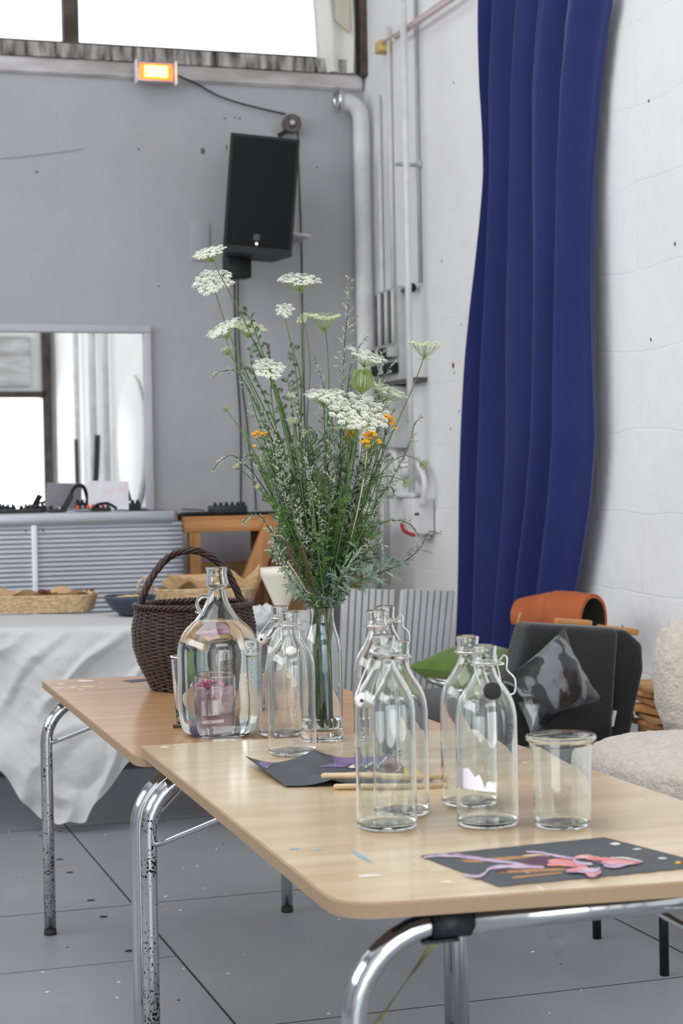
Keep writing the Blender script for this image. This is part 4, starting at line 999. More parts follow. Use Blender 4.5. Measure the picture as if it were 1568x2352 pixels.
# ---------------------------------------------------------------- dark wicker basket
M['willow'] = mat('dark_willow', (.060, .022, .012, 1), .36, col2=(.012, .006, .004, 1), vscale=60, bump=.3, bscale=200, coat=.25)
bx = atz(448, 1580, zA); sB = scl(bx)
bk = thing('wicker_basket', bx, 'dark brown round wicker basket with a tall twisted handle', 'basket')
def brad(h):  # px radii over height px
    return interp([(0, 98), (20, 106), (60, 126), (100, 138), (140, 140), (170, 134), (185, 131), (200, 132)], h)
NS = 36; rows = 44; Hb = 186
o = MB()
for k in range(rows):
    h = 4+Hb*k/rows
    def rp_(i, n=NS*4):
        a = 2*PI*i/n; w = math.sin(a*NS/2+(k % 2)*PI)*2.6+1.0*noise.noise(Vector((a*3, k*.7, 0)))
        return bx+Vector((math.cos(a)*(brad(h)+w)*sB, math.sin(a)*(brad(h)+w)*sB, (h+.8*math.sin(a*3+k))*sB))
    o.tube([rp_(i) for i in range(NS*4)], 2.15*sB, 6, closed=True)
    h2 = h+2.1
    o.tube([bx+Vector((math.cos(2*PI*i/120)*(brad(h2)+math.sin(2*PI*i/120*NS/2+(k % 2)*PI)*2.4)*sB, math.sin(2*PI*i/120)*(brad(h2)+math.sin(2*PI*i/120*NS/2+(k % 2)*PI)*2.4)*sB, (h2+.8*math.sin(i*.16+k))*sB)) for i in range(120)], 1.5*sB, 5, closed=True)
o.build('weave', M['willow'], bk)
o = MB()
for i in range(NS):
    a = 2*PI*(i+.5)/NS; o.tube([bx+Vector((math.cos(a)*brad(h)*sB, math.sin(a)*brad(h)*sB, h*sB)) for h in (2, 40, 80, 120, 160, 190)], 2.6*sB, 6)
o.build('stakes', M['willow'], bk)
o = MB()
for ph in (0, 2.1, 4.2):
    o.tube([bx+Vector((math.cos(t)*(133+4*math.cos(t*22+ph))*sB, math.sin(t)*(133+4*math.cos(t*22+ph))*sB, (192+4*math.sin(t*22+ph))*sB)) for t in [2*PI*i/200 for i in range(200)]], 3.6*sB, 6, closed=True)
o.build('rim', M['willow'], bk)
MB().lathe([(0, .002), (96*sB, .002), (104*sB, .012), (0, .014)], bx, 40).build('base', M['willow'], bk)
# handle: arch in the picture from (318,1395) over (437,1262) to (560,1400)
hp_ = [(330, 1440), (322, 1405), (328, 1368), (352, 1320), (385, 1282), (425, 1265), (462, 1268), (500, 1290), (528, 1325), (550, 1372), (560, 1405), (562, 1440)]
yh = bx.y
cl = spline([aty(x, y, yh+(.02 if i < 5 else -.02)) for i, (x, y) in enumerate(hp_)], 10)
o = MB()
for ph in range(5):
    pts = []; L_ = 0
    for i, p in enumerate(cl):
        tn = (cl[min(i+1, len(cl)-1)]-cl[max(i-1, 0)]).normalized(); n1 = tn.cross(Vector((0, 1, 0))).normalized(); n2 = Vector((0, 1, 0))
        if i: L_ += (p-cl[i-1]).length
        th = L_*48+ph*2*PI/5; pts.append(p+(n1*math.cos(th)+n2*math.sin(th))*.0062)
    o.tube(pts, .0046, 6)
o.build('handle', M['willow'], bk)
for e in (cl[6], cl[-7]):
    for k in range(3): MB().tube([e+Vector((math.cos(t)*.016, math.sin(t)*.016, .008*k+.004*math.sin(t))) for t in [2*PI*i/16 for i in range(16)]], .0035, 6, closed=True).build('binding', M['willow'], bk)
# dark paper under it and the small stick
q = atz(325, 1563, zA); tag(MB().box((q.x, q.y, zA+.001), (.09, .05, .0015), rot=rotz(.3)).build('paper_scrap', mat('slate_paper', (.10, .11, .14, 1), .7)), 'dark slate scrap of paper sticking out left of the wicker basket', 'paper')
p0, p1 = atz(397, 1668, zA+.005), atz(425, 1667, zA+.005); tag(MB().tube([p0, p1+(p1-p0)*.5], .0042, 10).build('pencil', M['brown_frame']), 'short dark pencil end lying beside the jug', 'pencil')

# ---------------------------------------------------------------- glassware
def lathe_px(prof, s_): return [(r*s_, h*s_) for r, h in prof]
def smooth_prof(pr, n=5):
    q = spline([Vector((r, h, 0)) for r, h in pr], n); return [(max(v.x, 0), v.y) for v in q]
def hollow(outer, wall, base_th):
    """outer profile bottom to lip -> closed thick profile"""
    inner = []
    n = len(outer)
    for i, (r, h) in enumerate(outer):
        a = outer[max(i-1, 0)]; b2 = outer[min(i+1, n-1)]; dx, dy = b2[0]-a[0], b2[1]-a[1]; l = math.hypot(dx, dy) or 1
        nx, ny = -dy/l, dx/l
        rr, hh = r+nx*wall, h+ny*wall
        if hh >= base_th and rr > .001: inner.append((rr, hh))
    inner[-1] = (outer[-1][0]-wall, outer[-1][1])
    floor_r = inner[0][0]
    return [(0, .0015)]+outer+inner[::-1]+[(floor_r*.75, base_th-.001 if base_th > .002 else base_th), (0, base_th+.002)], inner
# big jug
J = atz(505, 1687, zA); sJ = scl(J)
jug = thing('glass_jug', J, 'big round shouldered glass jug filled with water, with a small ring handle', 'jug')
body = smooth_prof([(58, 0), (72, 3), (85, 15), (91, 36), (94, 70), (94, 110), (94, 150), (94, 190), (92.5, 206), (88, 222), (79, 238), (66, 252), (52, 265), (41, 280), (32, 294), (25.5, 308), (22, 322), (20, 334)], 5)
neck = [(21, 337), (25, 339), (27, 344), (26.5, 352), (24, 362), (23, 370), (24, 376), (25, 380), (24.5, 384), (22, 386)]
outer = lathe_px(body+neck, sJ); pr, inner = hollow(outer, 3.0*sJ, 9*sJ)
MB().lathe(pr, J, 72).build('glass_body', M['glass_green'], jug)
WLz = 262*sJ
wi = [(r+.00015, h) for r, h in inner if h < WLz]
wpr = [(0, wi[0][1]-.0004)]+[(wi[0][0]*.8, wi[0][1]-.0004)]+wi+[(wi[-1][0]-.0012, WLz), (0, WLz)]
MB().lathe(wpr, J, 72).build('water', M['water'], jug)
sx = -RT.xy.normalized(); sd3 = Vector((sx.x, sx.y, 0))
hpts = [J+sd3*(r*sJ)+Vector((0, 0, h*sJ)) for r, h in ((21, 318), (34, 319), (45, 309), (46, 296), (40, 285), (33, 274))]
MB().tube(spline(hpts, 6), [4.2*sJ]*31, 12).build('ring_handle', M['glass_green'], jug)
MB().ball(J+sd3*(46*sJ)+Vector((0, 0, 283*sJ)), (6*sJ, 6*sJ, 4*sJ), 12, 8).build('handle_tip', M['glass_green'], jug)
# jar of pink pickle behind the jug
K = atz(522, 1630, zA); sK = scl(K)
pj = thing('pink_jar', K, 'small glass jar of pink petals in liquid, seen through the big jug', 'jar')
kr = 64
outer = lathe_px([(kr-8, 0), (kr-2, 3), (kr, 10), (kr, 40), (kr, 60), (kr, 75), (kr, 84), (kr-1.5, 88)], sK); pr, inner = hollow(outer, 2.6*sK, 7*sK)
MB().lathe(pr, K, 48).build('glass_body', M['glass'], pj)
M['pink'] = mat('pink_liquid', (.86, .48, .70, 1), .05, trans=.5, ior=1.33)
Lz = 58*sK; wi = [(r-.0003, h) for r, h in inner if h < Lz]
MB().lathe([(0, wi[0][1]+.001)]+wi+[(wi[-1][0]-.001, Lz), (0, Lz)], K, 48).build('pink_liquid', M['pink'], pj)
M['petal'] = mat('magenta_petals', (.55, .02, .17, 1), .5, var=.3, vscale=60)
random.seed(5)
for i in range(22):
    a = U(0, 2*PI); rr = kr*sK*.82*math.sqrt(U(0, 1)); c = K+Vector((math.cos(a)*rr, math.sin(a)*rr, Lz+U(-.004, .010)))
    MB().ball(c, (U(.006, .011), U(.005, .01), U(.003, .006)), 8, 6, fn=lambda q, d_: q+d_*.003*noise.noise(q*90)).build('petal', M['petal'], pj)
Q = atz(442, 1662, zA); sQ = scl(Q)
tg = thing('drinking_glass', Q, 'plain drinking glass with a white rim half hidden at the left of the big jug', 'glass')
outer = lathe_px([(34, 0), (38, 4), (40, 40), (43, 100), (46, 150), (47, 156)], sQ); pr, inner = hollow(outer, 2.2*sQ, 6*sQ)
MB().lathe(pr, Q, 48).build('glass_body', M['glass'], tg)
MB().lathe([(45.5*sQ, 154*sQ), (47.6*sQ, 154*sQ), (47.9*sQ, 157*sQ), (45.5*sQ, 157.5*sQ)], Q, 48).build('white_rim', M['white_plastic'], tg)

def swing_bottle(px_, base_y, top_y, R_px, zt, label, stop=None, collar=False, tint='glass', wire_up=False, paint=False, ring=True):
    P = atz(px_, base_y, zt); s_ = scl(P); Hh = (base_y-top_y)*s_*1.0; R_ = R_px*s_
    b = thing('swing_top_bottle', P, label, 'bottle', 'empty swing top bottles')
    k = Hh
    nr = .0145
    sh = [(R_*.86, 0), (R_*.96, .0025), (R_, .009), (R_, .10*k), (R_, .30*k), (R_, .54*k), (R_*.995, .60*k), (R_*.955, .65*k), (R_*.87, .70*k), (R_*.73, .745*k), (R_*.55, .79*k), (nr*1.28, .835*k), (nr*1.05, .875*k)]
    body = smooth_prof(sh, 4)
    if collar: nk = [(nr*1.05, .875*k), (nr*1.5, .885*k), (nr*1.62, .90*k), (nr*1.5, .925*k), (nr*1.12, .935*k), (nr*1.15, .95*k), (nr*1.25, .985*k), (nr*1.2, .995*k), (nr*1.05, k)]
    else: nk = [(nr*1.0, .885*k), (nr*1.28, .892*k), (nr*1.36, .90*k), (nr*1.36, .915*k), (nr*1.2, .922*k), (nr*1.22, .96*k), (nr*1.3, .985*k), (nr*1.25, .995*k), (nr*1.1, k)]
    outer = body+nk; pr, inner = hollow(outer, .0026, .008)
    MB().lathe(pr, P, 56).build('glass_body', M[tint], b)
    if ring:
        zr = P.z+.905*k
        MB().tube([(P.x+math.cos(t)*nr*1.48, P.y+math.sin(t)*nr*1.48, zr) for t in [2*PI*i/32 for i in range(32)]], .0013, 6, closed=True).build('wire_collar', M['steel'], b)
    rt = Vector((RT.x, RT.y, 0)).normalized(); bk_ = Vector((FW.x, FW.y, 0)).normalized()
    if stop:
        kind, dx, dy = stop
        c = P+rt*(dx*s_)+Vector((0, 0, dy*s_))-bk_*(.030 if abs(dx) < 30 else .018)
        st_m = M['white_plastic'] if kind == 'white' else M['rubber']
        ax = (-bk_+rt*(.25*math.copysign(1, dx))+Vector((0, 0, .1))).normalized()
        sp_ = MB().lathe([(0, .010), (.0075, .009), (.011, .006), (.0125, .001), (.0125, -.004), (.008, -.006), (0, -.007)] if kind != 'black' else [(0, .007), (.005, .0075), (.011, .0065), (.0135, .003), (.0135, -.004), (.008, -.006), (0, -.007)], c, 24, axis=ax).build('stopper', st_m, b)
        if kind == 'white' and abs(dx) >= 30: MB().lathe([(0, .0105), (.0028, .0105), (.0028, .006)], c, 12, axis=ax).build('stopper_eye', M['rubber'], sp_)
        zr = .905*k
        for sgn in (-1, 1):
            e = P+(rt*.70*sgn+bk_*0)*(nr*1.75)+Vector((0, 0, zr))
            m1 = e.lerp(c, .5)+rt*sgn*.008
            MB().tube(spline([e+Vector((0, 0, .010)), e, m1, c+rt*sgn*.013, c], 5), .0011, 6).build('wire_arm', M['steel'], b)
    if wire_up:
        zr = .905*k; e0 = P+rt*nr*1.45+Vector((0, 0, zr))
        pts = [e0, e0+rt*.008+Vector((0, 0, .010)), e0+rt*.013+Vector((0, 0, .004)), e0+rt*.012+Vector((0, 0, -.012)), e0+rt*.024+Vector((0, 0, -.026)), e0+rt*.023+Vector((0, 0, -.048)), e0+rt*.010+Vector((0, 0, -.050))]
        MB().tube(spline(pts, 3), .0013, 6).build('wire_lever', M['steel'], b)
        pts = [e0, e0+rt*.006+Vector((0, 0, -.004)), P-rt*nr*1.5+Vector((0, 0, zr-.004))]
        MB().tube(spline(pts, 4), .0012, 6).build('wire_arm', M['steel'], b)
    if paint:
        # torn white label remnant on the curved glass
        out = [(-70, 152), (-55, 141), (-45, 143), (-34, 124), (-32, 120), (-23, 128), (-16, 112), (-13, 95), (-10, 92), (-5, 108), (2, 110), (8, 104), (10, 108), (14, 108)]
        o = MB(); top = []; bot = []
        for dx, dy in out:
            u = max(-.985, min(.985, dx/70)); a = math.asin(u); d_ = rt*math.sin(a)-bk_*math.cos(a)
            top.append(P+d_*(R_+.0004)+Vector((0, 0, (dy+20)*s_*.86))); bot.append(P+d_*(R_+.0004)+Vector((0, 0, (88-.1*dx)*s_)))
        n = len(top); o.add(bot+top, [[i, i+1, n+i+1, n+i] for i in range(n-1)], 0, True)
        o.build('label_remnant', mat('torn_white_label', (.86, .86, .93, 1), .5), b)
    return b
swing_bottle(648, 1688, 1391, 52, zA, 'swing top bottle half hidden behind another, right beside the water jug', ('white', -40, 222), tint='glass')
swing_bottle(672, 1731, 1404, 56, zB, 'clear swing top bottle with a round white stopper hanging in front, between jug and vase', ('white', 2, 236), tint='glass')
swing_bottle(891, 1733, 1391, 55, zB, 'rearmost swing top bottle of the front group, only its wired neck showing at the right', None, wire_up=True)
swing_bottle(871, 1772, 1401, 57, zB, 'swing top bottle with a bare neck directly behind the collared front bottle', None)
swing_bottle(921, 1869, 1470, 66, zB, 'swing top bottle peeking out right behind the one with the dangling white stopper', None)
swing_bottle(889, 1900, 1457, 70, zB, 'front swing top bottle with a dangling white stopper at its left shoulder', ('white', -50, 296), collar=True, tint='glass_green')
swing_bottle(1080, 1846, 1459, 66, zB, 'swing top bottle standing behind the one with the black stopper', None)
swing_bottle(1120, 1894, 1481, 71, zB, 'swing top bottle with a black stopper and a torn white label', ('black', 12, 312), wire_up=True, paint=True, tint='glass_green')

# preserving jar
P = atz(1291, 1897, zB); s_ = scl(P)
gj = thing('preserving_jar', P, 'empty glass preserving jar with a thick rolled rim', 'jar')
outer = lathe_px(smooth_prof([(52, 0), (60, 2), (63, 8), (65, 30), (67, 80), (69, 140), (71, 180), (72, 190)], 4)+[(74, 195), (79, 198), (81, 203), (81, 207), (78, 211), (73, 212)], s_)
pr, inner = hollow(outer, .0028, .007)
MB().lathe(pr, P, 64).build('glass_body', M['glass_green'], gj)

# vase
V = atz(742, 1700, zB); sV = scl(V)
vs_ = thing('glass_vase', V, 'tall clear glass vase with a heavy base holding the wild flowers', 'vase')
outer = lathe_px(smooth_prof([(42, 0), (45, 3), (46, 10), (46, 60), (46, 120), (46, 180), (45, 210), (41, 235), (35, 255), (31, 272), (30, 290), (32, 306)], 4), sV)
pr, inner = hollow(outer, .0028, 22*sV)
MB().lathe(pr, V, 56).build('glass_body', M['glass'], vs_)
WLz = 52*sV
wi = [(r+.0001, h) for r, h in inner if h < WLz]
MB().lathe([(0, wi[0][1]-.0003)]+wi+[(wi[-1][0]-.001, WLz), (0, WLz)], V, 56).build('water', M['water'], vs_)

# ---------------------------------------------------------------- painted papers and brushes
M['slate'] = mat('dark_grey_painted_paper', srgb(84, 88, 92), .7, var=.15, vscale=14)
M['lilac'] = mat('lilac_paint', srgb(190, 165, 188), .6, col2=srgb(120, 84, 110), vscale=30)
M['flesh'] = mat('pink_paint', srgb(218, 178, 180), .6, col2=srgb(196, 110, 112), vscale=45)
M['ochre'] = mat('ochre_paint', srgb(186, 138, 92), .6, var=.2, vscale=30)
M['plum'] = mat('plum_paint', srgb(96, 62, 82), .6)
M['purple'] = mat('violet_paint', srgb(148, 122, 170), .6, col2=srgb(104, 86, 128), vscale=25)
M['yellow'] = mat('yellow_paint', srgb(225, 180, 40), .6)
c4 = [atz(x, y, zB) for x, y in ((966, 1968), (1388, 1925), (1640, 1990), (1145, 2038))]
pp = thing('painted_sheet', sum(c4, Vector())/4, 'flat dark grey sheet painted with a pink reclining figure, near the table front', 'painting')
o = MB(); c4u = [Vector((p.x, p.y, zB+.0016)) for p in c4]
def ragged(a, b2, n, amp):
    out = []
    for i in range(n):
        t = i/n; p = a.lerp(b2, t); out.append(p+Vector((U(-amp, amp), U(-amp, amp), 0)))
    return out
random.seed(9); P_ = ragged(c4u[0], c4u[3], 6, .0003)+ragged(c4u[3], c4u[2], 34, .0014)+ragged(c4u[2], c4u[1], 10, .0005)+ragged(c4u[1], c4u[0], 34, .0010)
n = len(P_); o.add([(p.x, p.y, zB+.0003) for p in P_]+P_, [list(range(n))[::-1], list(range(n, 2*n))]+[[i, (i+1) % n, (i+1) % n+n, i+n] for i in range(n)], 0, False)
o.build('sheet', M['slate'], pp)
def paint(pts, m, k, parent, z=None):
    z = z or zB+.0017+.0002*k; Pz = [atz(x, y, z) for x, y in pts]; sm_ = spline(Pz+[Pz[0]], 4)[:-1]
    o = MB(); o.add([tuple(p) for p in sm_], [list(range(len(sm_)))], 0, False); o.build('brush_stroke', M[m], parent)
def dab(path, w, m, k):
    # one brush drag: a tapering ribbon lying on the paper, w is its breadth in image rows
    P2 = spline([Vector((x, y, 0)) for x, y in path], 5); n = len(P2); up_, dn = [], []
    for i, p in enumerate(P2):
        f_ = (math.sin(PI*(i+.6)/(n+.2))**.45)*w/2*U(.8, 1.15); z = zB+.0017+.00012*k
        up_.append(atz(p.x, p.y-f_, z)); dn.append(atz(p.x, p.y+f_, z))
    MB().add(up_+dn, [[i, i+1, n+i+1, n+i] for i in range(n-1)], 0, False).build('brush_stroke', M[m], pp)
random.seed(31)
M['rose'] = mat('rose_paint', srgb(206, 118, 118), .6, col2=srgb(226, 150, 146), vscale=60)
M['pale_lilac'] = mat('pale_lilac_paint', srgb(206, 186, 206), .6, col2=srgb(176, 150, 180), vscale=50)
for k, (w, m, path) in enumerate((
    (7, 'ochre', [(1055, 1970), (1120, 1974), (1180, 1970), (1240, 1964)]), (6, 'ochre', [(1060, 1976), (1090, 1978), (1130, 1975)]), (7, 'ochre', [(1145, 2003), (1210, 2000), (1300, 1996)]),
    (5, 'ochre', [(1175, 2016), (1220, 2011), (1290, 2004)]), (5, 'stick', [(1200, 1966), (1240, 1963), (1262, 1966)]),
    (15, 'plum', [(1195, 1984), (1225, 1982), (1262, 1984)]), (10, 'plum', [(1215, 1974), (1245, 1972), (1275, 1978)]),
    (7, 'pale_lilac', [(972, 1969), (1010, 1965), (1060, 1967), (1120, 1975), (1180, 1982), (1215, 1988)]), (5, 'lilac', [(1030, 1963), (1050, 1962), (1070, 1966)]),
    (9, 'pale_lilac', [(1118, 1996), (1150, 1990), (1200, 1990), (1250, 1992)]), (7, 'pale_lilac', [(1060, 2006), (1090, 2013), (1110, 2008), (1122, 1996), (1135, 1992)]), (4, 'plum', [(1140, 2000), (1155, 1999), (1165, 2001)]),
    (6, 'pale_lilac', [(1208, 1956), (1240, 1958), (1280, 1966), (1320, 1972)]), (9, 'rose', [(1258, 1978), (1290, 1976), (1330, 1982)]), (9, 'rose', [(1256, 1986), (1300, 1985), (1350, 1992)]), (2, 'pale_lilac', [(1262, 1982), (1300, 1980), (1322, 1983)]),
    (10, 'flesh', [(1318, 1970), (1345, 1967), (1380, 1972)]), (8, 'pale_lilac', [(1316, 1975), (1330, 1982), (1360, 1984)]), (9, 'rose', [(1345, 1972), (1390, 1974), (1430, 1978), (1462, 1980)]), (7, 'flesh', [(1380, 1980), (1420, 1983), (1470, 1981)]),
    (7, 'pale_lilac', [(1385, 1987), (1410, 1990), (1440, 1985)]), (3, 'paint_white', [(1400, 1970), (1430, 1970), (1455, 1974), (1476, 1979)]), (2.5, 'purple', [(1360, 1976), (1372, 1980), (1400, 1987)]),
    (12, 'pale_lilac', [(1300, 2000), (1330, 1998), (1360, 2000), (1378, 1994)]), (10, 'flesh', [(1345, 2006), (1362, 2010), (1380, 2002)]), (6, 'rose', [(1302, 2000), (1320, 1998), (1338, 1996)]), (3, 'pale_lilac', [(1205, 2002), (1215, 2005)]))):
    dab(path, w, m, k)
for i, (x, y, w, h, m) in enumerate(((1412, 1938, 13, 3, 'paint_white'), (1462, 1950, 12, 1.6, 'paint_white'), (1520, 1971, 12, 2, 'paint_white'), (1556, 1981, 8, 3, 'yellow'), (1020, 1963, 18, 2.5, 'lilac'))):
    paint([(x-w, y), (x, y-h), (x+w, y), (x, y+h)], m, 2+i*0.3, pp)
# curled sheet
def curl(u, v):
    a, b2, c, d = Vector((566, 1756, 0)), Vector((740, 1738, 0)), Vector((1015, 1772, 0)), Vector((655, 1806, 0))
    bl_, br2, tl_, tr_ = Vector((655, 1808)), Vector((1010, 1802)), Vector((563, 1758)), Vector((880, 1738))
    p2 = bl_.lerp(br2, u).lerp(tl_.lerp(tr_, u), v)
    q = atz(p2.x, p2.y, zB+.001)
    z = .0012+.020*max(0, 1-abs(u-.50)/.30)**2*max(0, (v-.2)/.8)**1.6+.016*max(0, 1-u/.22)**1.6*v+.012*max(0, 1-abs(u-.42)/.25)*max(0, 1-v/.5)**2*0+.010*max(0, 1-abs(u-.30)/.22)**2*(1-v)+.010*max(0, (u-.8)/.2)**1.5
    return q+Vector((0, 0, z))
def nearuv(u, v): return curl(u, v)+Vector((0, 0, .0008))
o = MB(); o.grid(curl, 60, 24); o.grid(nearuv, 60, 24)
# figure strokes belong to the top surface, given per area by material
cp = thing('painted_sheet', curl(.5, .5)*1.0, 'curled dark grey painted sheet with violet and pink strokes behind the front bottles', 'painting')
WL[cp.name] = cp.location.copy()
o.build('sheet', M['slate'], cp)
def cstroke(uv, m, k):
    ce = Vector((sum(a for a, _ in uv)/len(uv), sum(b_ for _, b_ in uv)/len(uv)))
    oo = MB()
    ring_ = [Vector(p) for p in uv]; ring_ = [ (r_.x, r_.y) for r_ in spline([Vector((p.x, p.y, 0)) for p in ring_]+[Vector((ring_[0].x, ring_[0].y, 0))], 5)[:-1]]
    n = len(ring_); L2 = []
    for s2 in (1, .75, .5, .25): L2 += [nearuv(ce.x+(x-ce.x)*s2, ce.y+(y-ce.y)*s2)+Vector((0, 0, .0006+.0003*k)) for x, y in ring_]
    L2.append(nearuv(ce.x, ce.y)+Vector((0, 0, .0006+.0003*k)))
    fs = [[j*n+i, j*n+(i+1) % n, (j+1)*n+(i+1) % n, (j+1)*n+i] for j in range(3) for i in range(n)]+[[3*n+i, 3*n+(i+1) % n, 4*n] for i in range(n)]
    oo.add(L2, fs, 0, True); oo.build('brush_stroke', M[m], cp)
cstroke([(.38, .62), (.52, .66), (.62, .95), (.80, .95), (.98, .90), (.98, .72), (.80, .70), (.66, .72), (.55, .58)], 'purple', 1)
cstroke([(.36, .30), (.46, .28), (.56, .20), (.66, .28), (.55, .40), (.44, .42)], 'lilac', 1)
cstroke([(.52, .42), (.66, .50), (.80, .72), (.97, .80), (.97, .45), (.80, .35), (.62, .30)], 'flesh', 2)
cstroke([(.60, .60), (.72, .76), (.90, .88), (.92, .84), (.76, .70), (.62, .56)], 'paint_white', 3)
cstroke([(.93, .25), (.98, .38), (.995, .3), (.985, .15)], 'yellow', 3)
cstroke([(.02, .75), (.10, .93), (.2, .95), (.12, .80), (.04, .6)], 'purple', 1)
for (a, c, r_, lb) in (((738, 1780), (1016, 1786), .0062, 'thick pale wooden brush handle lying across the curled painted sheet'), ((766, 1809), (1015, 1806), .0052, 'thin pale wooden stick on the table in front of the curled sheet')):
    h0 = zB+.004 if r_ < .006 else zB+.016
    p0, p1 = atz(*a, h0), atz(*c, h0)
    if r_ > .006: p0.z = zB+.014; p1.z = zB+.018
    else: p0.z = p1.z = zB+.0055
    tag(MB().tube([p0, p0.lerp(p1, .02), p0.lerp(p1, .5), p1], [r_*.6, r_*.95, r_, r_*.8], 14).build('brush_handle', M['stick']), lb, 'brush')
p0, p1 = atz(745, 1833, zB+.002), atz(1012, 1822, zB+.002)
# ---------------------------------------------------------------- wild flower bouquet
M['stem_green'] = mat('green_stem', srgb(96, 128, 60), .6, col2=srgb(70, 100, 52), vscale=14)
M['stem_dark'] = mat('dark_stem', srgb(70, 78, 66), .6, col2=srgb(58, 46, 52), vscale=14)
M['leaf'] = mat('fresh_green_leaf', srgb(108, 146, 70), .6, col2=srgb(68, 104, 52), vscale=22, sub=0)
M['leaf_dark'] = mat('deep_green_leaf', srgb(78, 106, 68), .65, col2=srgb(56, 80, 54), vscale=22)
M['silver'] = mat('silvery_bud', srgb(198, 208, 186), .8, col2=srgb(134, 150, 126), vscale=60)
M['silver_leaf'] = mat('silver_green_leaf', srgb(152, 174, 158), .7, col2=srgb(106, 132, 112), vscale=40)
M['petal_white'] = mat('white_umbel_florets', srgb(250, 250, 240), .7, col2=srgb(226, 230, 208), vscale=90)
M['petal_cream'] = mat('cream_umbel_florets', srgb(226, 230, 200), .7, col2=srgb(186, 200, 150), vscale=90)
M['umbel_green'] = mat('green_umbel', srgb(160, 180, 104), .7, col2=srgb(120, 146, 72), vscale=60)
M['tansy'] = mat('yellow_tansy', srgb(236, 172, 16), .6, col2=srgb(206, 138, 8), vscale=90)
M['brown_seed'] = mat('reddish_brown_seed', srgb(110, 78, 62), .8, var=.3, vscale=40)
M['straw'] = mat('dry_straw', srgb(214, 204, 168), .7)
M['blue_streak'] = mat('pale_blue_reflection', srgb(120, 170, 200), .5)  # blue reflection in the vase, put into a material colour
FY = V.y
def FP_(x, y, dy=0): return aty(x, y, FY+dy)
NECK = lambda: FP_(U(722, 758), 1402, U(-.018, .018))
VB = Vector((V.x, V.y, V.z))
def foot():
    a = U(0, 2*PI); r_ = U(.0, .022); return VB+Vector((math.cos(a)*r_, math.sin(a)*r_, U(.03, .06)))
def stem_path(pts, dy0):
    """image points from the tip down; depth offset fades towards the neck of the vase"""
    n = len(pts); out = []
    for i, (x, y) in enumerate(pts): out.append(FP_(x, y, dy0*(1-i/max(n, 1))**1.0))
    nk = NECK(); out.append(nk); q = foot(); out.append(nk.lerp(q, .45)+Vector((0, 0, 0))); out.append(q)
    return out
def in_vase(pts):
    res = []
    for p in pts:
        z = p.z-V.z
        if z < .30:
            h = z/sV; lim = (.027 if h > 250 else .034)
            d = Vector((p.x-V.x, p.y-V.y)); 
            if d.length > lim: d = d.normalized()*lim; p = Vector((V.x+d.x, V.y+d.y, p.z))
        res.append(p)
    return res
def add_stem(parent, pts, dy, r0=.0010, r1=.0017, m='stem_green'):
    P = in_vase(spline(stem_path(pts, dy), 5)); n = len(P)
    MB().tube(P, [r0+(r1-r0)*min(1, i/(n*.5)) for i in range(n)], 6).build('stem', M[m], parent); return P
def frame(ax):
    ax = ax.normalized(); a = ax.orthogonal().normalized(); return ax, a, ax.cross(a)
def floret(o, c, nrm, r, k=5, mi=0):
    ax, a, b2 = frame(nrm); a0 = U(0, 6.28); vs = [c+ax*r*.25]
    for i in range(k):
        t = a0+2*PI*i/k; d = a*math.cos(t)+b2*math.sin(t); s2 = a*math.cos(t+.42)+b2*math.sin(t+.42); s1 = a*math.cos(t-.42)+b2*math.sin(t-.42)
        vs += [c+s1*r*.75, c+d*r*U(.95, 1.25)+ax*r*U(-.1, .35), c+s2*r*.75]
    o.add(vs, [[0, 1+3*i, 2+3*i, 3+3*i] for i in range(k)], mi, False)
def umbel(parent, c, axis, rad, rays, cup, mname, dens=1.0, fl=.0013, dip=0):
    """compound umbel: rays fan out from the stem tip, each ends in a small dome of florets"""
    ax, a, b2 = frame(axis); ry = MB(); fl_ = MB(); base = c-ax*rad*(.55+cup*.5)
    for i in range(rays):
        rr = rad*math.sqrt((i+.5)/rays)*U(.93, 1.05); t = i*2.39996+U(-.15, .15); rho = rr/rad
        q = c+(a*math.cos(t)+b2*math.sin(t))*rr+ax*(rad*(cup*rho*rho-.16*dip*rho*rho)+U(-.05, .05)*rad)
        mid = base.lerp(q, .5)+(q-c)*.10-ax*rad*.02
        ry.tube([base, mid, q], .00035, 4, caps=False)
        ur = rad*(.98/math.sqrt(rays))*U(.85, 1.15); nf = max(8, int((20+rad*420)*dens))
        for j in range(nf):
            u_ = ur*math.sqrt((j+.5)/nf); s_2 = j*2.39996+U(0, .5)
            nn = (ax+(q-c)/rad*.35+Vector((U(-.3, .3), U(-.3, .3), U(-.2, .2)))).normalized()
            p = q+(a*math.cos(s_2)+b2*math.sin(s_2))*u_+ax*(ur*.45*(1-(u_/ur)**2)+U(-.0006, .0006))
            floret(fl_, p+ax*U(-.0004, .0016), nn, fl*.80*U(.8, 1.25), 5)
    # bracts under the head
    for i in range(7):
        t = 2*PI*i/7; d = a*math.cos(t)+b2*math.sin(t); ry.tube([base, base+d*rad*.22-ax*rad*.06, base+d*rad*.40-ax*rad*.02], [.0006, .0004, .0001], 4, caps=False)
    ry.build('rays', M['umbel_green'], parent); fl_.build('florets', M[mname], parent); return base
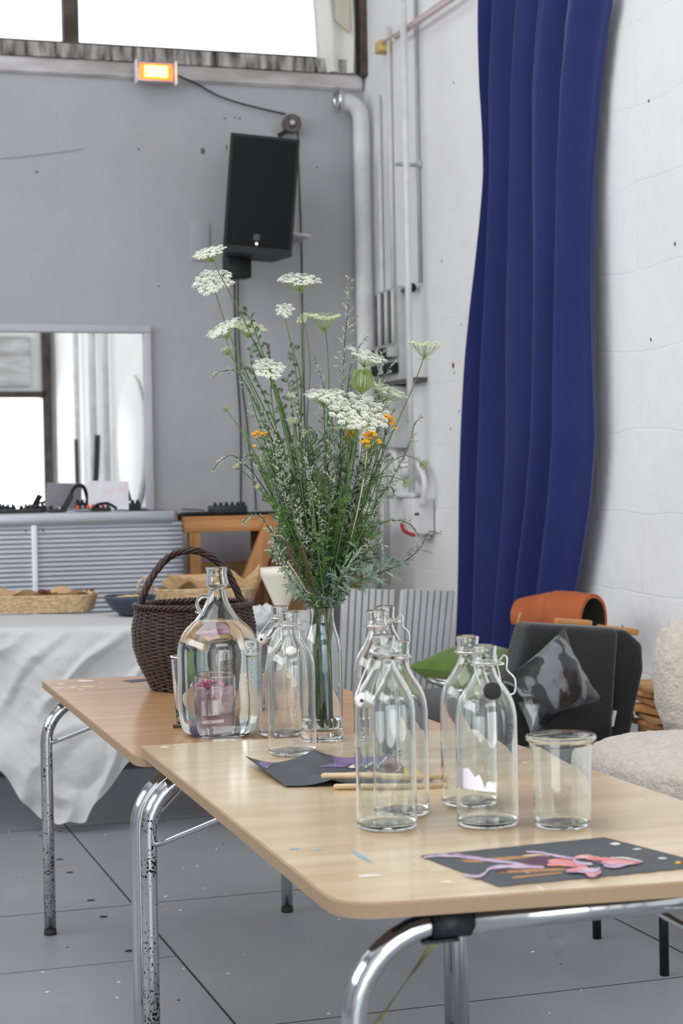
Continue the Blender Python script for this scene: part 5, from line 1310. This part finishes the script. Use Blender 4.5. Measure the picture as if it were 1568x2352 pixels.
def carrot(pts, rad_px, axis, dy, label, cup=.12, mname='petal_white', rays=34, dens=1.0, fl=.0014, dip=1):
    c = FP_(*pts[0], dy); rad = rad_px*1.06*scl(c)
    t = thing('wild_carrot_flower', VB+Vector((0, 0, .03)), label, 'flower', 'wild carrot flowers in the vase')
    random.seed(int(pts[0][0]*7+pts[0][1]))
    ax3 = (RT*axis[0]+UP*axis[1]-FW*(axis[2]+.10)).normalized()
    base = umbel(t, c, ax3, rad, rays, cup, mname, dens, fl, dip)
    P = in_vase(spline([base]+stem_path(pts[1:], dy), 5)); n = len(P)
    MB().tube(P, [.0008+.0007*min(1, i/(n*.4)) for i in range(n)], 7).build('stem', M['stem_green'], t)
    return t
carrot([(480, 579), (492, 600), (503, 628), (545, 705), (585, 790), (632, 900), (672, 1060), (700, 1220)], 36, (-.28, .90, .36), -.02, 'white wild carrot flower at the very top left of the bouquet')
carrot([(489, 646), (497, 680), (520, 750), (560, 845), (612, 950), (668, 1080), (712, 1240)], 44, (-.12, .72, .62), .02, 'large white wild carrot flower just below the topmost one on the left', rays=40)
carrot([(687, 641), (689, 665), (697, 800), (692, 900), (688, 1020), (705, 1200)], 45, (.02, .96, .30), .0, 'flat white wild carrot flower standing tallest in the middle of the bouquet', rays=38)
carrot([(653, 712), (655, 732), (668, 790), (690, 870), (693, 1000), (712, 1200)], 21, (0, .7, .7), .03, 'small round white wild carrot flower under the middle flat one', rays=18, fl=.0012)
carrot([(742, 734), (748, 762), (755, 880), (748, 1050), (742, 1220)], 39, (.05, .98, .10), -.03, 'pale wild carrot flower shaped like a shallow bowl, right of the small round one', cup=.26, mname='petal_cream', rays=40, dip=0)
carrot([(695, 731), (700, 745), (712, 840), (705, 1000), (725, 1200)], 13, (-.4, .5, .7), .05, 'tiny green white umbel beside the bowl shaped flower', mname='petal_cream', rays=14, fl=.0011)
carrot([(511, 754), (520, 782), (548, 850), (600, 960), (655, 1100), (705, 1260)], 38, (-.50, .80, .30), -.03, 'white wild carrot flower steeply tilted on the far left of the bouquet')
carrot([(571, 750), (582, 780), (610, 840), (650, 950), (680, 1080), (718, 1260)], 38, (.22, .90, .30), .02, 'cream wild carrot flower right of the steeply tilted one', mname='petal_cream')
carrot([(617, 846), (622, 872), (645, 960), (670, 1070), (700, 1200)], 34, (.12, .75, .60), -.04, 'white wild carrot flower half hidden by dark stems on the left side', mname='petal_white')
carrot([(843, 816), (838, 842), (828, 930), (812, 1060), (780, 1230)], 44, (.30, .92, .22), .03, 'white wild carrot flower tilted right above the closed green head')
carrot([(976, 796), (974, 818), (948, 890), (905, 985), (850, 1110), (790, 1270)], 39, (.05, .98, .05), .0, 'lone white wild carrot flower furthest to the right', cup=.22, mname='petal_cream', dip=0)
carrot([(893, 896), (888, 918), (874, 960), (846, 1080), (800, 1240)], 43, (.35, .92, .16), -.03, 'cream wild carrot flower on the right with greenish centre', mname='petal_cream')
carrot([(740, 905), (743, 930), (746, 1010), (745, 1120), (742, 1250)], 41, (-.05, .97, .25), -.05, 'flat white wild carrot flower in the middle of the bouquet')
carrot([(822, 944), (818, 978), (808, 1050), (790, 1150), (768, 1270)], 71, (.28, .80, .50), -.10, 'largest lacy white wild carrot flower in front right of the bouquet', rays=62, dens=1.2, fl=.0015)
carrot([(800, 984), (800, 1004), (795, 1090), (780, 1180), (760, 1280)], 50, (-.12, .98, .0), -.04, 'pale green wild carrot flower just beneath the largest one', mname='petal_cream', cup=.25, dens=.7, rays=30)
def closed_head(pts, rpx, dy, label):
    c = FP_(*pts[0], dy); s_2 = scl(c); rad = rpx*s_2
    t = thing('wild_carrot_flower', VB+Vector((0, 0, .03)), label, 'flower', 'green wild carrot heads'); random.seed(3)
    base = c-UP*rad*1.25; ry = MB(); fl_ = MB()
    for i in range(64):
        a = i*2.39996; lat = .25+.75*math.sqrt((i+.5)/64)
        d = Vector((math.cos(a)*lat, math.sin(a)*lat, 0))
        q = c+Vector((d.x*rad*.72, d.y*rad*.72, rad*(.75+.12*(1-lat))))
        m1 = c+Vector((d.x*rad*1.08, d.y*rad*1.08, -rad*.25))
        ry.tube(spline([base, base.lerp(m1, .6)+Vector((d.x, d.y, 0))*rad*.18, m1, q], 4), .00055, 4, caps=False)
        for j in range(7): floret(fl_, q+Vector((U(-1, 1), U(-1, 1), U(-.6, 1)))*rad*.13, Vector((U(-.5, .5), U(-.5, .5), 1)), .0011, 4)
    ry.build('rays', M['umbel_green'], t); fl_.build('florets', M['umbel_green'], t)
    P = in_vase(spline([base]+stem_path(pts[1:], dy), 5)); MB().tube(P, .0015, 7).build('stem', M['stem_green'], t)
closed_head([(832, 872), (826, 915), (815, 1000), (790, 1150)], 27, -.05, 'closed green wild carrot head curled up like a birds nest')
def bud(pts, rpx, dy, axis, label, m='umbel_green', n_=16):
    c = FP_(*pts[0], dy); s_2 = scl(c); rad = rpx*s_2; random.seed(int(pts[0][0]))
    t = thing('wild_carrot_bud', VB+Vector((0, 0, .03)), label, 'flower bud', 'green buds around the bouquet')
    ax3 = (RT*axis[0]+UP*axis[1]-FW*axis[2]).normalized(); ax, a, b2 = frame(ax3); base = c-ax*rad*.8; ry = MB(); fl_ = MB()
    for i in range(n_):
        t_ = i*2.39996; rh = math.sqrt((i+.5)/n_); q = c+(a*math.cos(t_)+b2*math.sin(t_))*rad*rh*.85+ax*rad*.35*(1-rh*.4)
        ry.tube([base, base.lerp(q, .5)+(q-c)*.15, q], .0004, 4, caps=False)
        for j in range(6): floret(fl_, q+Vector((U(-1, 1), U(-1, 1), U(-1, 1)))*rad*.16, ax, .0010, 4)
    for i in range(8):
        t_ = 2*PI*i/8; d = a*math.cos(t_)+b2*math.sin(t_); ry.tube([base, base+d*rad*.8+ax*rad*.3, base+d*rad*1.1+ax*rad*1.1], [.0006, .0005, .0002], 4, caps=False)
    ry.build('rays', M['umbel_green'], t); fl_.build('florets', M[m], t)
    P = in_vase(spline([base]+stem_path(pts[1:], dy), 5)); MB().tube(P, [.0007+.0006*min(1, i/len(P)*2) for i in range(len(P))], 6).build('stem', M['stem_green'], t)
bud([(974, 1069), (958, 1056), (925, 1047), (885, 1075), (845, 1140), (800, 1260)], 14, -.03, (.85, -.45, .2), 'drooping green bud on a long arched stalk at the right, the upper one')
bud([(936, 1112), (922, 1102), (885, 1094), (845, 1120), (800, 1230)], 14, -.06, (.75, -.6, .2), 'drooping green bud at the right, the lower one')
bud([(520, 804), (532, 822), (572, 880), (625, 1010), (690, 1220)], 15, .02, (-.3, .8, .4), 'green wild carrot bud below the tilted white flower at left', 'petal_cream')
bud([(517, 938), (528, 952), (560, 1000), (610, 1090), (680, 1260)], 9, .03, (-.4, .8, .3), 'tiny green bud sticking out alone on the left', n_=9)
bud([(543, 1072), (556, 1082), (590, 1115), (640, 1190), (695, 1300)], 9, -.03, (-.5, .6, .5), 'small green button bud at the lower left of the bouquet', 'petal_cream', 9)
bud([(591, 1118), (602, 1128), (640, 1190), (700, 1310)], 8, -.06, (-.5, .5, .7), 'lowest green button bud at left', 'petal_cream', 9)
bud([(668, 908), (670, 925), (680, 1020), (705, 1200)], 11, -.07, (0, .6, .8), 'pale green bud in the middle left, the upper of two', 'petal_cream', 12)
bud([(671, 966), (674, 985), (688, 1090), (712, 1250)], 11, -.08, (0, .5, .8), 'pale green bud in the middle left, the lower of two', 'petal_cream', 12)
bud([(905, 940), (898, 955), (870, 1040), (815, 1200)], 7, -.05, (.2, .9, .2), 'tiny green bud above the right yellow flowers', n_=8)

def tansy(pts, heads, dy, label):
    random.seed(int(pts[0][0])); t = thing('tansy_flower', VB+Vector((0, 0, .03)), label, 'flower', 'yellow tansy flowers')
    P = add_stem(t, pts[1:], dy); tip = P[0]; s_2 = scl(tip)
    for (x, y, r_) in heads:
        c = FP_(x, y, dy-.01+U(-.006, .006)); R2 = r_*s_2; ax3 = (UP*.8-FW*.5+RT*U(-.4, .4)).normalized()
        hd = MB().lathe([(0, R2*.10), (R2*.35, R2*.22), (R2*.75, R2*.30), (R2, R2*.10), (R2*.95, -R2*.15), (R2*.6, -R2*.35), (0, -R2*.45)], c, 14, axis=ax3).build('flower_head', M['tansy'], t)
        MB().tube([tip, tip.lerp(c, .5)-UP*.002, c-ax3*R2*.4], .0006, 5).build('stalk', M['stem_green'], hd)
tansy([(890, 985), (884, 1000), (872, 1060), (835, 1160), (790, 1280)], [(878, 957, 7), (886, 953, 6), (893, 957, 7), (900, 963, 7), (897, 972, 6), (905, 973, 5), (908, 984, 5), (884, 962, 6)], -.05, 'yellow tansy cluster right of the largest white flower')
tansy([(848, 1028), (846, 1040), (832, 1110), (800, 1220)], [(845, 994, 7), (853, 992, 7), (861, 998, 7), (838, 1000, 6), (850, 1004, 7), (832, 1015, 6), (842, 1012, 8), (845, 1022, 7), (868, 1010, 6), (872, 1016, 6)], -.11, 'brightest yellow tansy cluster under the largest white flower')
tansy([(802, 1010), (803, 1020), (795, 1100), (775, 1250)], [(798, 992, 6), (806, 998, 6), (814, 994, 6), (801, 1003, 5)], -.02, 'yellow tansy heads half hidden behind the pale green umbel')
tansy([(600, 1025), (604, 1034), (640, 1120), (700, 1280)], [(583, 996, 6), (591, 992, 6), (600, 996, 6), (609, 1000, 5), (588, 1003, 5), (612, 993, 5), (584, 1024, 5)], -.02, 'dull yellow tansy cluster at the left edge of the greenery')
M['tansy'].node_tree.nodes['Principled BSDF'].inputs['Roughness'].default_value = .7

# mugwort sprigs: thin dark stems set with silvery buds and narrow leaves
def lance(o, p, d, L_, w, mi=0):
    d = d.normalized(); sd_ = d.cross(Vector((U(-1, 1), U(-1, 1), U(-1, 1)))).normalized(); dn = Vector((0, 0, -1))*L_*.12
    o.add([p, p+d*L_*.4+sd_*w, p+d*L_+dn, p+d*L_*.4-sd_*w], [[0, 1, 2, 3]], mi, False)
def lobed(o, p, d, L_, w, mi=0):
    lance(o, p, d, L_, w, mi); d = d.normalized(); sd_ = d.orthogonal().normalized(); sd_ = (sd_*U(-1, 1)+d.cross(sd_)*U(-1, 1)).normalized()
    for f_ in (.25, .45, .62):
        for s_2 in (-1, 1): lance(o, p+d*L_*f_, d*.8+sd_*s_2*.75, L_*.42, w*.65, mi)
def sprig(pts, dy, label, buds=1.0, stemmat='stem_dark', leafy=.4, name='mugwort_sprig', group='silvery mugwort sprigs in the vase', blen=22, seed=None, sm='silver', from_neck=True, lm='silver_leaf', bigleaf=0):
    random.seed(seed if seed is not None else int(pts[0][0]*3+pts[0][1])); t = thing(name, VB+Vector((0, 0, .03)), label, 'foliage', group)
    P = add_stem(t, pts, dy, .0006, .0013, stemmat); s_2 = scl(P[0]); bo = MB(); lv = MB()
    neckz = FP_(740, 1395).z; cut = len(pts)*5
    acc = 0
    for i in range(0, len(P)-1):
        p = P[i]
        if p.z < neckz+.01: break
        frac = i/max(1, cut)
        seg = (P[i+1]-P[i]); tn = -seg.normalized(); nb = max(1, int(seg.length/(5.6*s_2)))
        for j in range(nb):
            q = P[i].lerp(P[i+1], j/nb); a = U(0, 2*PI); _, n1, n2 = frame(tn); sd_ = n1*math.cos(a)+n2*math.sin(a)
            if frac < .78*buds:
                L_ = blen*1.25*s_2*min(1, .45+frac*2.6)*U(.5, 1.2); d = (tn*.75+sd_*.8).normalized(); e = q+d*L_+Vector((0, 0, -L_*.18))
                bo.tube([q, q.lerp(e, .5)+Vector((0, 0, L_*.08)), e], .00035, 3, caps=False)
                k = max(2, int(L_/(3.1*s_2)))
                for m_ in range(k):
                    c = q.lerp(e, (m_+.7)/k)+Vector((U(-1, 1), U(-1, 1), U(-1.3, .4)))*1.5*s_2; rb = U(1.5, 2.6)*s_2
                    x_, y_, z_ = c; vs = [(x_+rb, y_, z_), (x_, y_+rb, z_), (x_-rb, y_, z_), (x_, y_-rb, z_), (x_, y_, z_+rb*1.25), (x_, y_, z_-rb*1.25)]
                    bo.add(vs, [[0, 1, 4], [1, 2, 4], [2, 3, 4], [3, 0, 4], [1, 0, 5], [2, 1, 5], [3, 2, 5], [0, 3, 5]], 0, True)
                if random.random() < leafy: lance(lv, q, d+Vector((0, 0, .3)), U(10, 20)*s_2, 1.7*s_2)
            else:
                if random.random() < .75:
                    L_ = (U(20, 38) if not bigleaf else U(28, 52))*s_2; lobed(lv, q, tn*.6+sd_*.9, L_, 2.2*s_2 if not bigleaf else 3.4*s_2)
    if bo.v: bo.build('flower_buds', M[sm], t)
    if lv.v: lv.build('leaves', M[lm], t)
    return t
SP = [
 ([(803, 640), (800, 700), (792, 780), (788, 860), (784, 960), (778, 1100), (760, 1260)], .0, 'tall dark stemmed mugwort sprig rising right of centre', 1.1, 27),
 ([(487, 866), (512, 852), (545, 856), (580, 910), (620, 1000), (675, 1150)], .02, 'mugwort sprig nodding out to the left at flower height', .7, 10),
 ([(488, 1082), (508, 1058), (535, 1046), (575, 1080), (630, 1160), (700, 1300)], -.03, 'mugwort sprig drooping out at the lower left', .7, 10),
 ([(968, 958), (952, 975), (935, 1030), (900, 1100), (840, 1200)], .03, 'airy mugwort sprig reaching up at the right beside the conduit', 1.0, 18),
 ([(1008, 1226), (985, 1222), (962, 1262), (915, 1298), (850, 1325), (780, 1362)], -.05, 'mugwort branch stretching furthest right with narrow silver leaves', .42, 12),
 ([(960, 1228), (942, 1204), (900, 1195), (860, 1215), (810, 1290)], -.02, 'mugwort sprig arching right towards the red handle', .8, 12),
 ([(905, 1142), (900, 1120), (880, 1128), (850, 1180), (805, 1290)], -.06, 'mugwort sprig under the lower drooping bud', .9, 14),
 ([(557, 1200), (575, 1184), (600, 1188), (640, 1250), (700, 1340)], -.05, 'mugwort sprig hanging left in front of the workbench', .7, 12),
 ([(880, 805), (872, 840), (860, 920), (838, 1050), (800, 1220)], .05, 'mugwort sprig behind the tilted right flower', .9, 14),
 ([(908, 830), (890, 850), (872, 900), (850, 1010), (805, 1200)], .06, 'curved mugwort sprig right of the closed green head', .6, 10),
 ([(722, 818), (732, 850), (752, 930), (758, 1060), (750, 1240)], .04, 'mugwort sprig left of the tall dark stem', .9, 16),
 ([(848, 770), (828, 790), (806, 840), (795, 930), (780, 1100)], .05, 'short side sprig leaning right off the tall dark stem', .5, 10),
 ([(842, 1240), (845, 1262), (825, 1290), (790, 1340)], -.12, 'mugwort tuft low in front on the right of the bunch', .9, 14),
 ([(878, 1262), (868, 1250), (845, 1270), (805, 1330)], -.10, 'mugwort tuft low at the right edge of the bunch', .9, 14),
 ([(617, 1245), (628, 1270), (655, 1310), (700, 1370)], -.10, 'mugwort tuft low at the left edge of the bunch', .9, 14),
 ([(560, 1060), (572, 1040), (590, 1070), (630, 1150), (690, 1290)], .03, 'mugwort sprig by the small green button bud', .8, 12),
]
for pts, dy, lb, bd, bl in SP: sprig(pts, dy, lb, bd, blen=bl)
random.seed(77)
ins = [(random.uniform(572, 912), random.uniform(880, 1230)) for _ in range(50)]
def merged(fn, name, label, mats):
    before = set(bpy.data.objects.keys()); fn(); new = [o for o in bpy.data.objects if o.name not in before]
    big = MB(); order = []
    for o in new:
        if o.type != 'MESH': continue
        m = o.data.materials[0]
        if m not in order: order.append(m)
        big.add([WL[o.name]+v.co for v in o.data.vertices], [list(p.vertices) for p in o.data.polygons], order.index(m), o.data.polygons[0].use_smooth)
    for o in new: bpy.data.objects.remove(o, do_unlink=True)
    return tag(big.build(name, order, origin=VB+Vector((0, 0, .03))), label, 'foliage', kind='stuff')
def inner_mugwort():
    for k, (x, y) in enumerate(ins):
        x = 745+(x-745)*(1.0 if y < 1120 else .75); random.seed(900+k); dy = U(-.10, .09)
        sprig([(x, y), (x+(745-x)*.15+U(-6, 6), y+U(50, 80)), (x+(742-x)*.5+U(-8, 8), y+(1400-y)*.5)], dy, '-', .95, blen=17, seed=100+k)
merged(inner_mugwort, 'mugwort_tangle', 'grey green tangle of budding mugwort filling the middle of the bouquet', None)
# lobed silver leaves around the mouth of the vase
for k, (x, y, x2, y2) in enumerate(((905, 1292, 820, 1330), (880, 1310, 800, 1350), (640, 1388, 700, 1395), (815, 1395, 770, 1398), (665, 1330, 700, 1370), (820, 1260, 790, 1330), (690, 1405, 712, 1398), (790, 1300, 768, 1360))):
    random.seed(300+k)
    sprig([(x, y), (x2, y2)], -.05-.04*(k % 3), 'mugwort leaf spray '+('reaching furthest right above the vase mouth', 'just below the furthest right one', 'hanging low at the left of the vase mouth', 'low at the right of the vase mouth', 'at the left above the vase mouth', 'at the upper right of the lower bunch', 'lying on the front rim of the vase', 'upright at the centre right above the vase')[k], 0.0, 'stem_green', name='mugwort_leaf_sprig', group='mugwort leaves at the vase mouth', seed=300+k, bigleaf=1)

# feathery green stems filling the lower half
def fern(o, p, d, L_, s_2, n=9):
    d = d.normalized(); _, n1, n2 = frame(d); a = U(0, PI); sd_ = n1*math.cos(a)+n2*math.sin(a)
    cur = [p+d*L_*t+Vector((0, 0, -.22*L_*t*t)) for t in [i/n for i in range(n+1)]]
    for i in range(1, n+1):
        q = cur[i]; w = L_*.42*math.sin(PI*(i+.8)/(n+1.8))
        for s3 in (-1, 1):
            dd = (sd_*s3+d*.75).normalized(); lance(o, q, dd, w, 1.35*s_2)
            if w > 8*s_2:
                lance(o, q+dd*w*.4, dd+d*.9, w*.45, 1.1*s_2); lance(o, q+dd*w*.4, dd-d*.4+sd_*s3*.4, w*.35, 1.1*s_2)
    o.tube(cur, .00035, 3, caps=False)
def feathery(pts, dy, lb, seed, m='leaf', group='feathery green stems in the vase', l0=.12, dens=1.0, sizes=(16, 34)):
    random.seed(seed); t = thing('wild_carrot_leaf_stem', VB+Vector((0, 0, .03)), lb, 'foliage', group)
    P = add_stem(t, pts, dy, .0008, .0016, 'stem_green'); s_2 = scl(P[0]); o = MB(); neckz = FP_(740, 1395).z
    for i in range(len(P)-1):
        if P[i].z < neckz: break
        sg = P[i+1]-P[i]; nb = max(1, int(sg.length/(13*s_2)*dens))
        for j in range(nb):
            q = P[i].lerp(P[i+1], j/nb); tn = -sg.normalized(); _, n1, n2 = frame(tn); a = U(0, 2*PI)
            fern(o, q, tn*.8+(n1*math.cos(a)+n2*math.sin(a))*.8, U(*sizes)*s_2, s_2, 7)
    o.build('leaves', M[m], t)
def inner_leaves():
    for k in range(58):
        random.seed(500+k); y = U(985, 1270); w_ = 155 if y < 1120 else 120; x = 742+U(-1, 1)*w_
        feathery([(x, y), (x+(745-x)*.35+U(-6, 6), y+(1400-y)*.4)], U(-.11, .08), '-', 500+k, 'leaf' if k % 3 else 'leaf_dark', dens=1.15, sizes=(18, 38))
merged(inner_leaves, 'feathery_leaves', 'dense feathery green leaves filling the lower half of the bouquet', None)
for k, (pts, lb) in enumerate((([(560, 715), (575, 735), (600, 800), (650, 940), (700, 1150)], 'dark leafy stem crossing behind the upper left flowers'),
        ([(618, 800), (622, 850), (625, 930), (650, 1050), (700, 1220)], 'dark leafy stem in front of the left white flower'),
        ([(575, 800), (580, 850), (615, 930), (665, 1080)], 'upright dark leaflets at the left of the bouquet'),
        ([(672, 800), (680, 860), (688, 960), (700, 1120)], 'dark leafy stem under the small round white flower'),
        ([(660, 870), (672, 940), (690, 1060), (710, 1200)], 'dark leafy stem between the two pale green buds'))):
    feathery(pts, -.02, lb, 700+k, 'leaf_dark', dens=.55, sizes=(14, 26))
# bare green stalks in front and a yellowing one, dry grass, brown seed heads
t = None
for k, (pts, m, lb) in enumerate((([(668, 1145), (680, 1210), (705, 1290), (732, 1380)], 'stem_green', 'bare green stalk on the left front of the bunch'),
        ([(560, 980), (600, 1080), (660, 1200), (712, 1330)], 'stem_green', 'long bare stalk slanting in from the left'),
        ([(660, 1290), (690, 1335), (722, 1390)], 'straw', 'yellowing stalk lying low across the bunch'),
        ([(880, 1080), (850, 1180), (800, 1290), (765, 1380)], 'stem_green', 'bare green stalk on the right front of the bunch'),
        ([(800, 1040), (798, 1130), (780, 1240), (755, 1370)], 'stem_green', 'bare green stalk right of centre'),
        ([(716, 1110), (722, 1200), (735, 1300), (745, 1390)], 'stem_green', 'bare green stalk left of centre'),
        ([(843, 990), (838, 1080), (810, 1220), (770, 1360)], 'straw', 'dry straw coloured grass stalk on the right'))):
    random.seed(800+k); o = MB(); P = in_vase(spline(stem_path(pts, -.11), 5)); o.tube(P, .0017 if m != 'straw' else .0012, 7)
    if k == 6:
        for j in range(26): lance(o, P[0]+Vector((U(-.004, .004), 0, U(-.05, .02))), Vector((U(-.4, .4), U(-.3, .3), 1)), .016, .0012)
    tag(o.build('plant_stalk', M[m]), lb, 'stem', 'bare stalks in the bouquet')
for k, (x, y, x2, y2) in enumerate(((690, 1255, 718, 1350), (655, 1245, 690, 1330), (845, 1230, 800, 1320))):
    random.seed(860+k); o = MB(); a, c = FP_(x, y, -.09), FP_(x2, y2, -.07); nk = FP_(740, 1400, -.01); P = in_vase(spline([a, c, nk, foot()], 6)); o.tube(P, .0009, 5)
    for j in range(90):
        q = a.lerp(c, U(0, 1)); o.ball(q+Vector((U(-1, 1), U(-1, 1), U(-1, 1)))*.006, .0017, 5, 3)
    tag(o.build('seed_head', M['brown_seed']), 'reddish brown seed head, %s' % ('in the middle front of the bunch', 'at the left of the bunch', 'at the right of the bunch')[k], 'seed head')
random.seed(4); o = MB(); q0 = VB+Vector((.002, -.030, .045)); 
tag(MB().tube(in_vase([q0, q0+Vector((-.004, .004, .12)), VB+Vector((-.006, -.02, .24))]), .0028, 8).build('reflection_streak', M['blue_streak']), 'pale blue streak of reflected light in the vase, shaped as a thin rod', 'stick')  # added rod stands in for the blue streak reflected in the vase
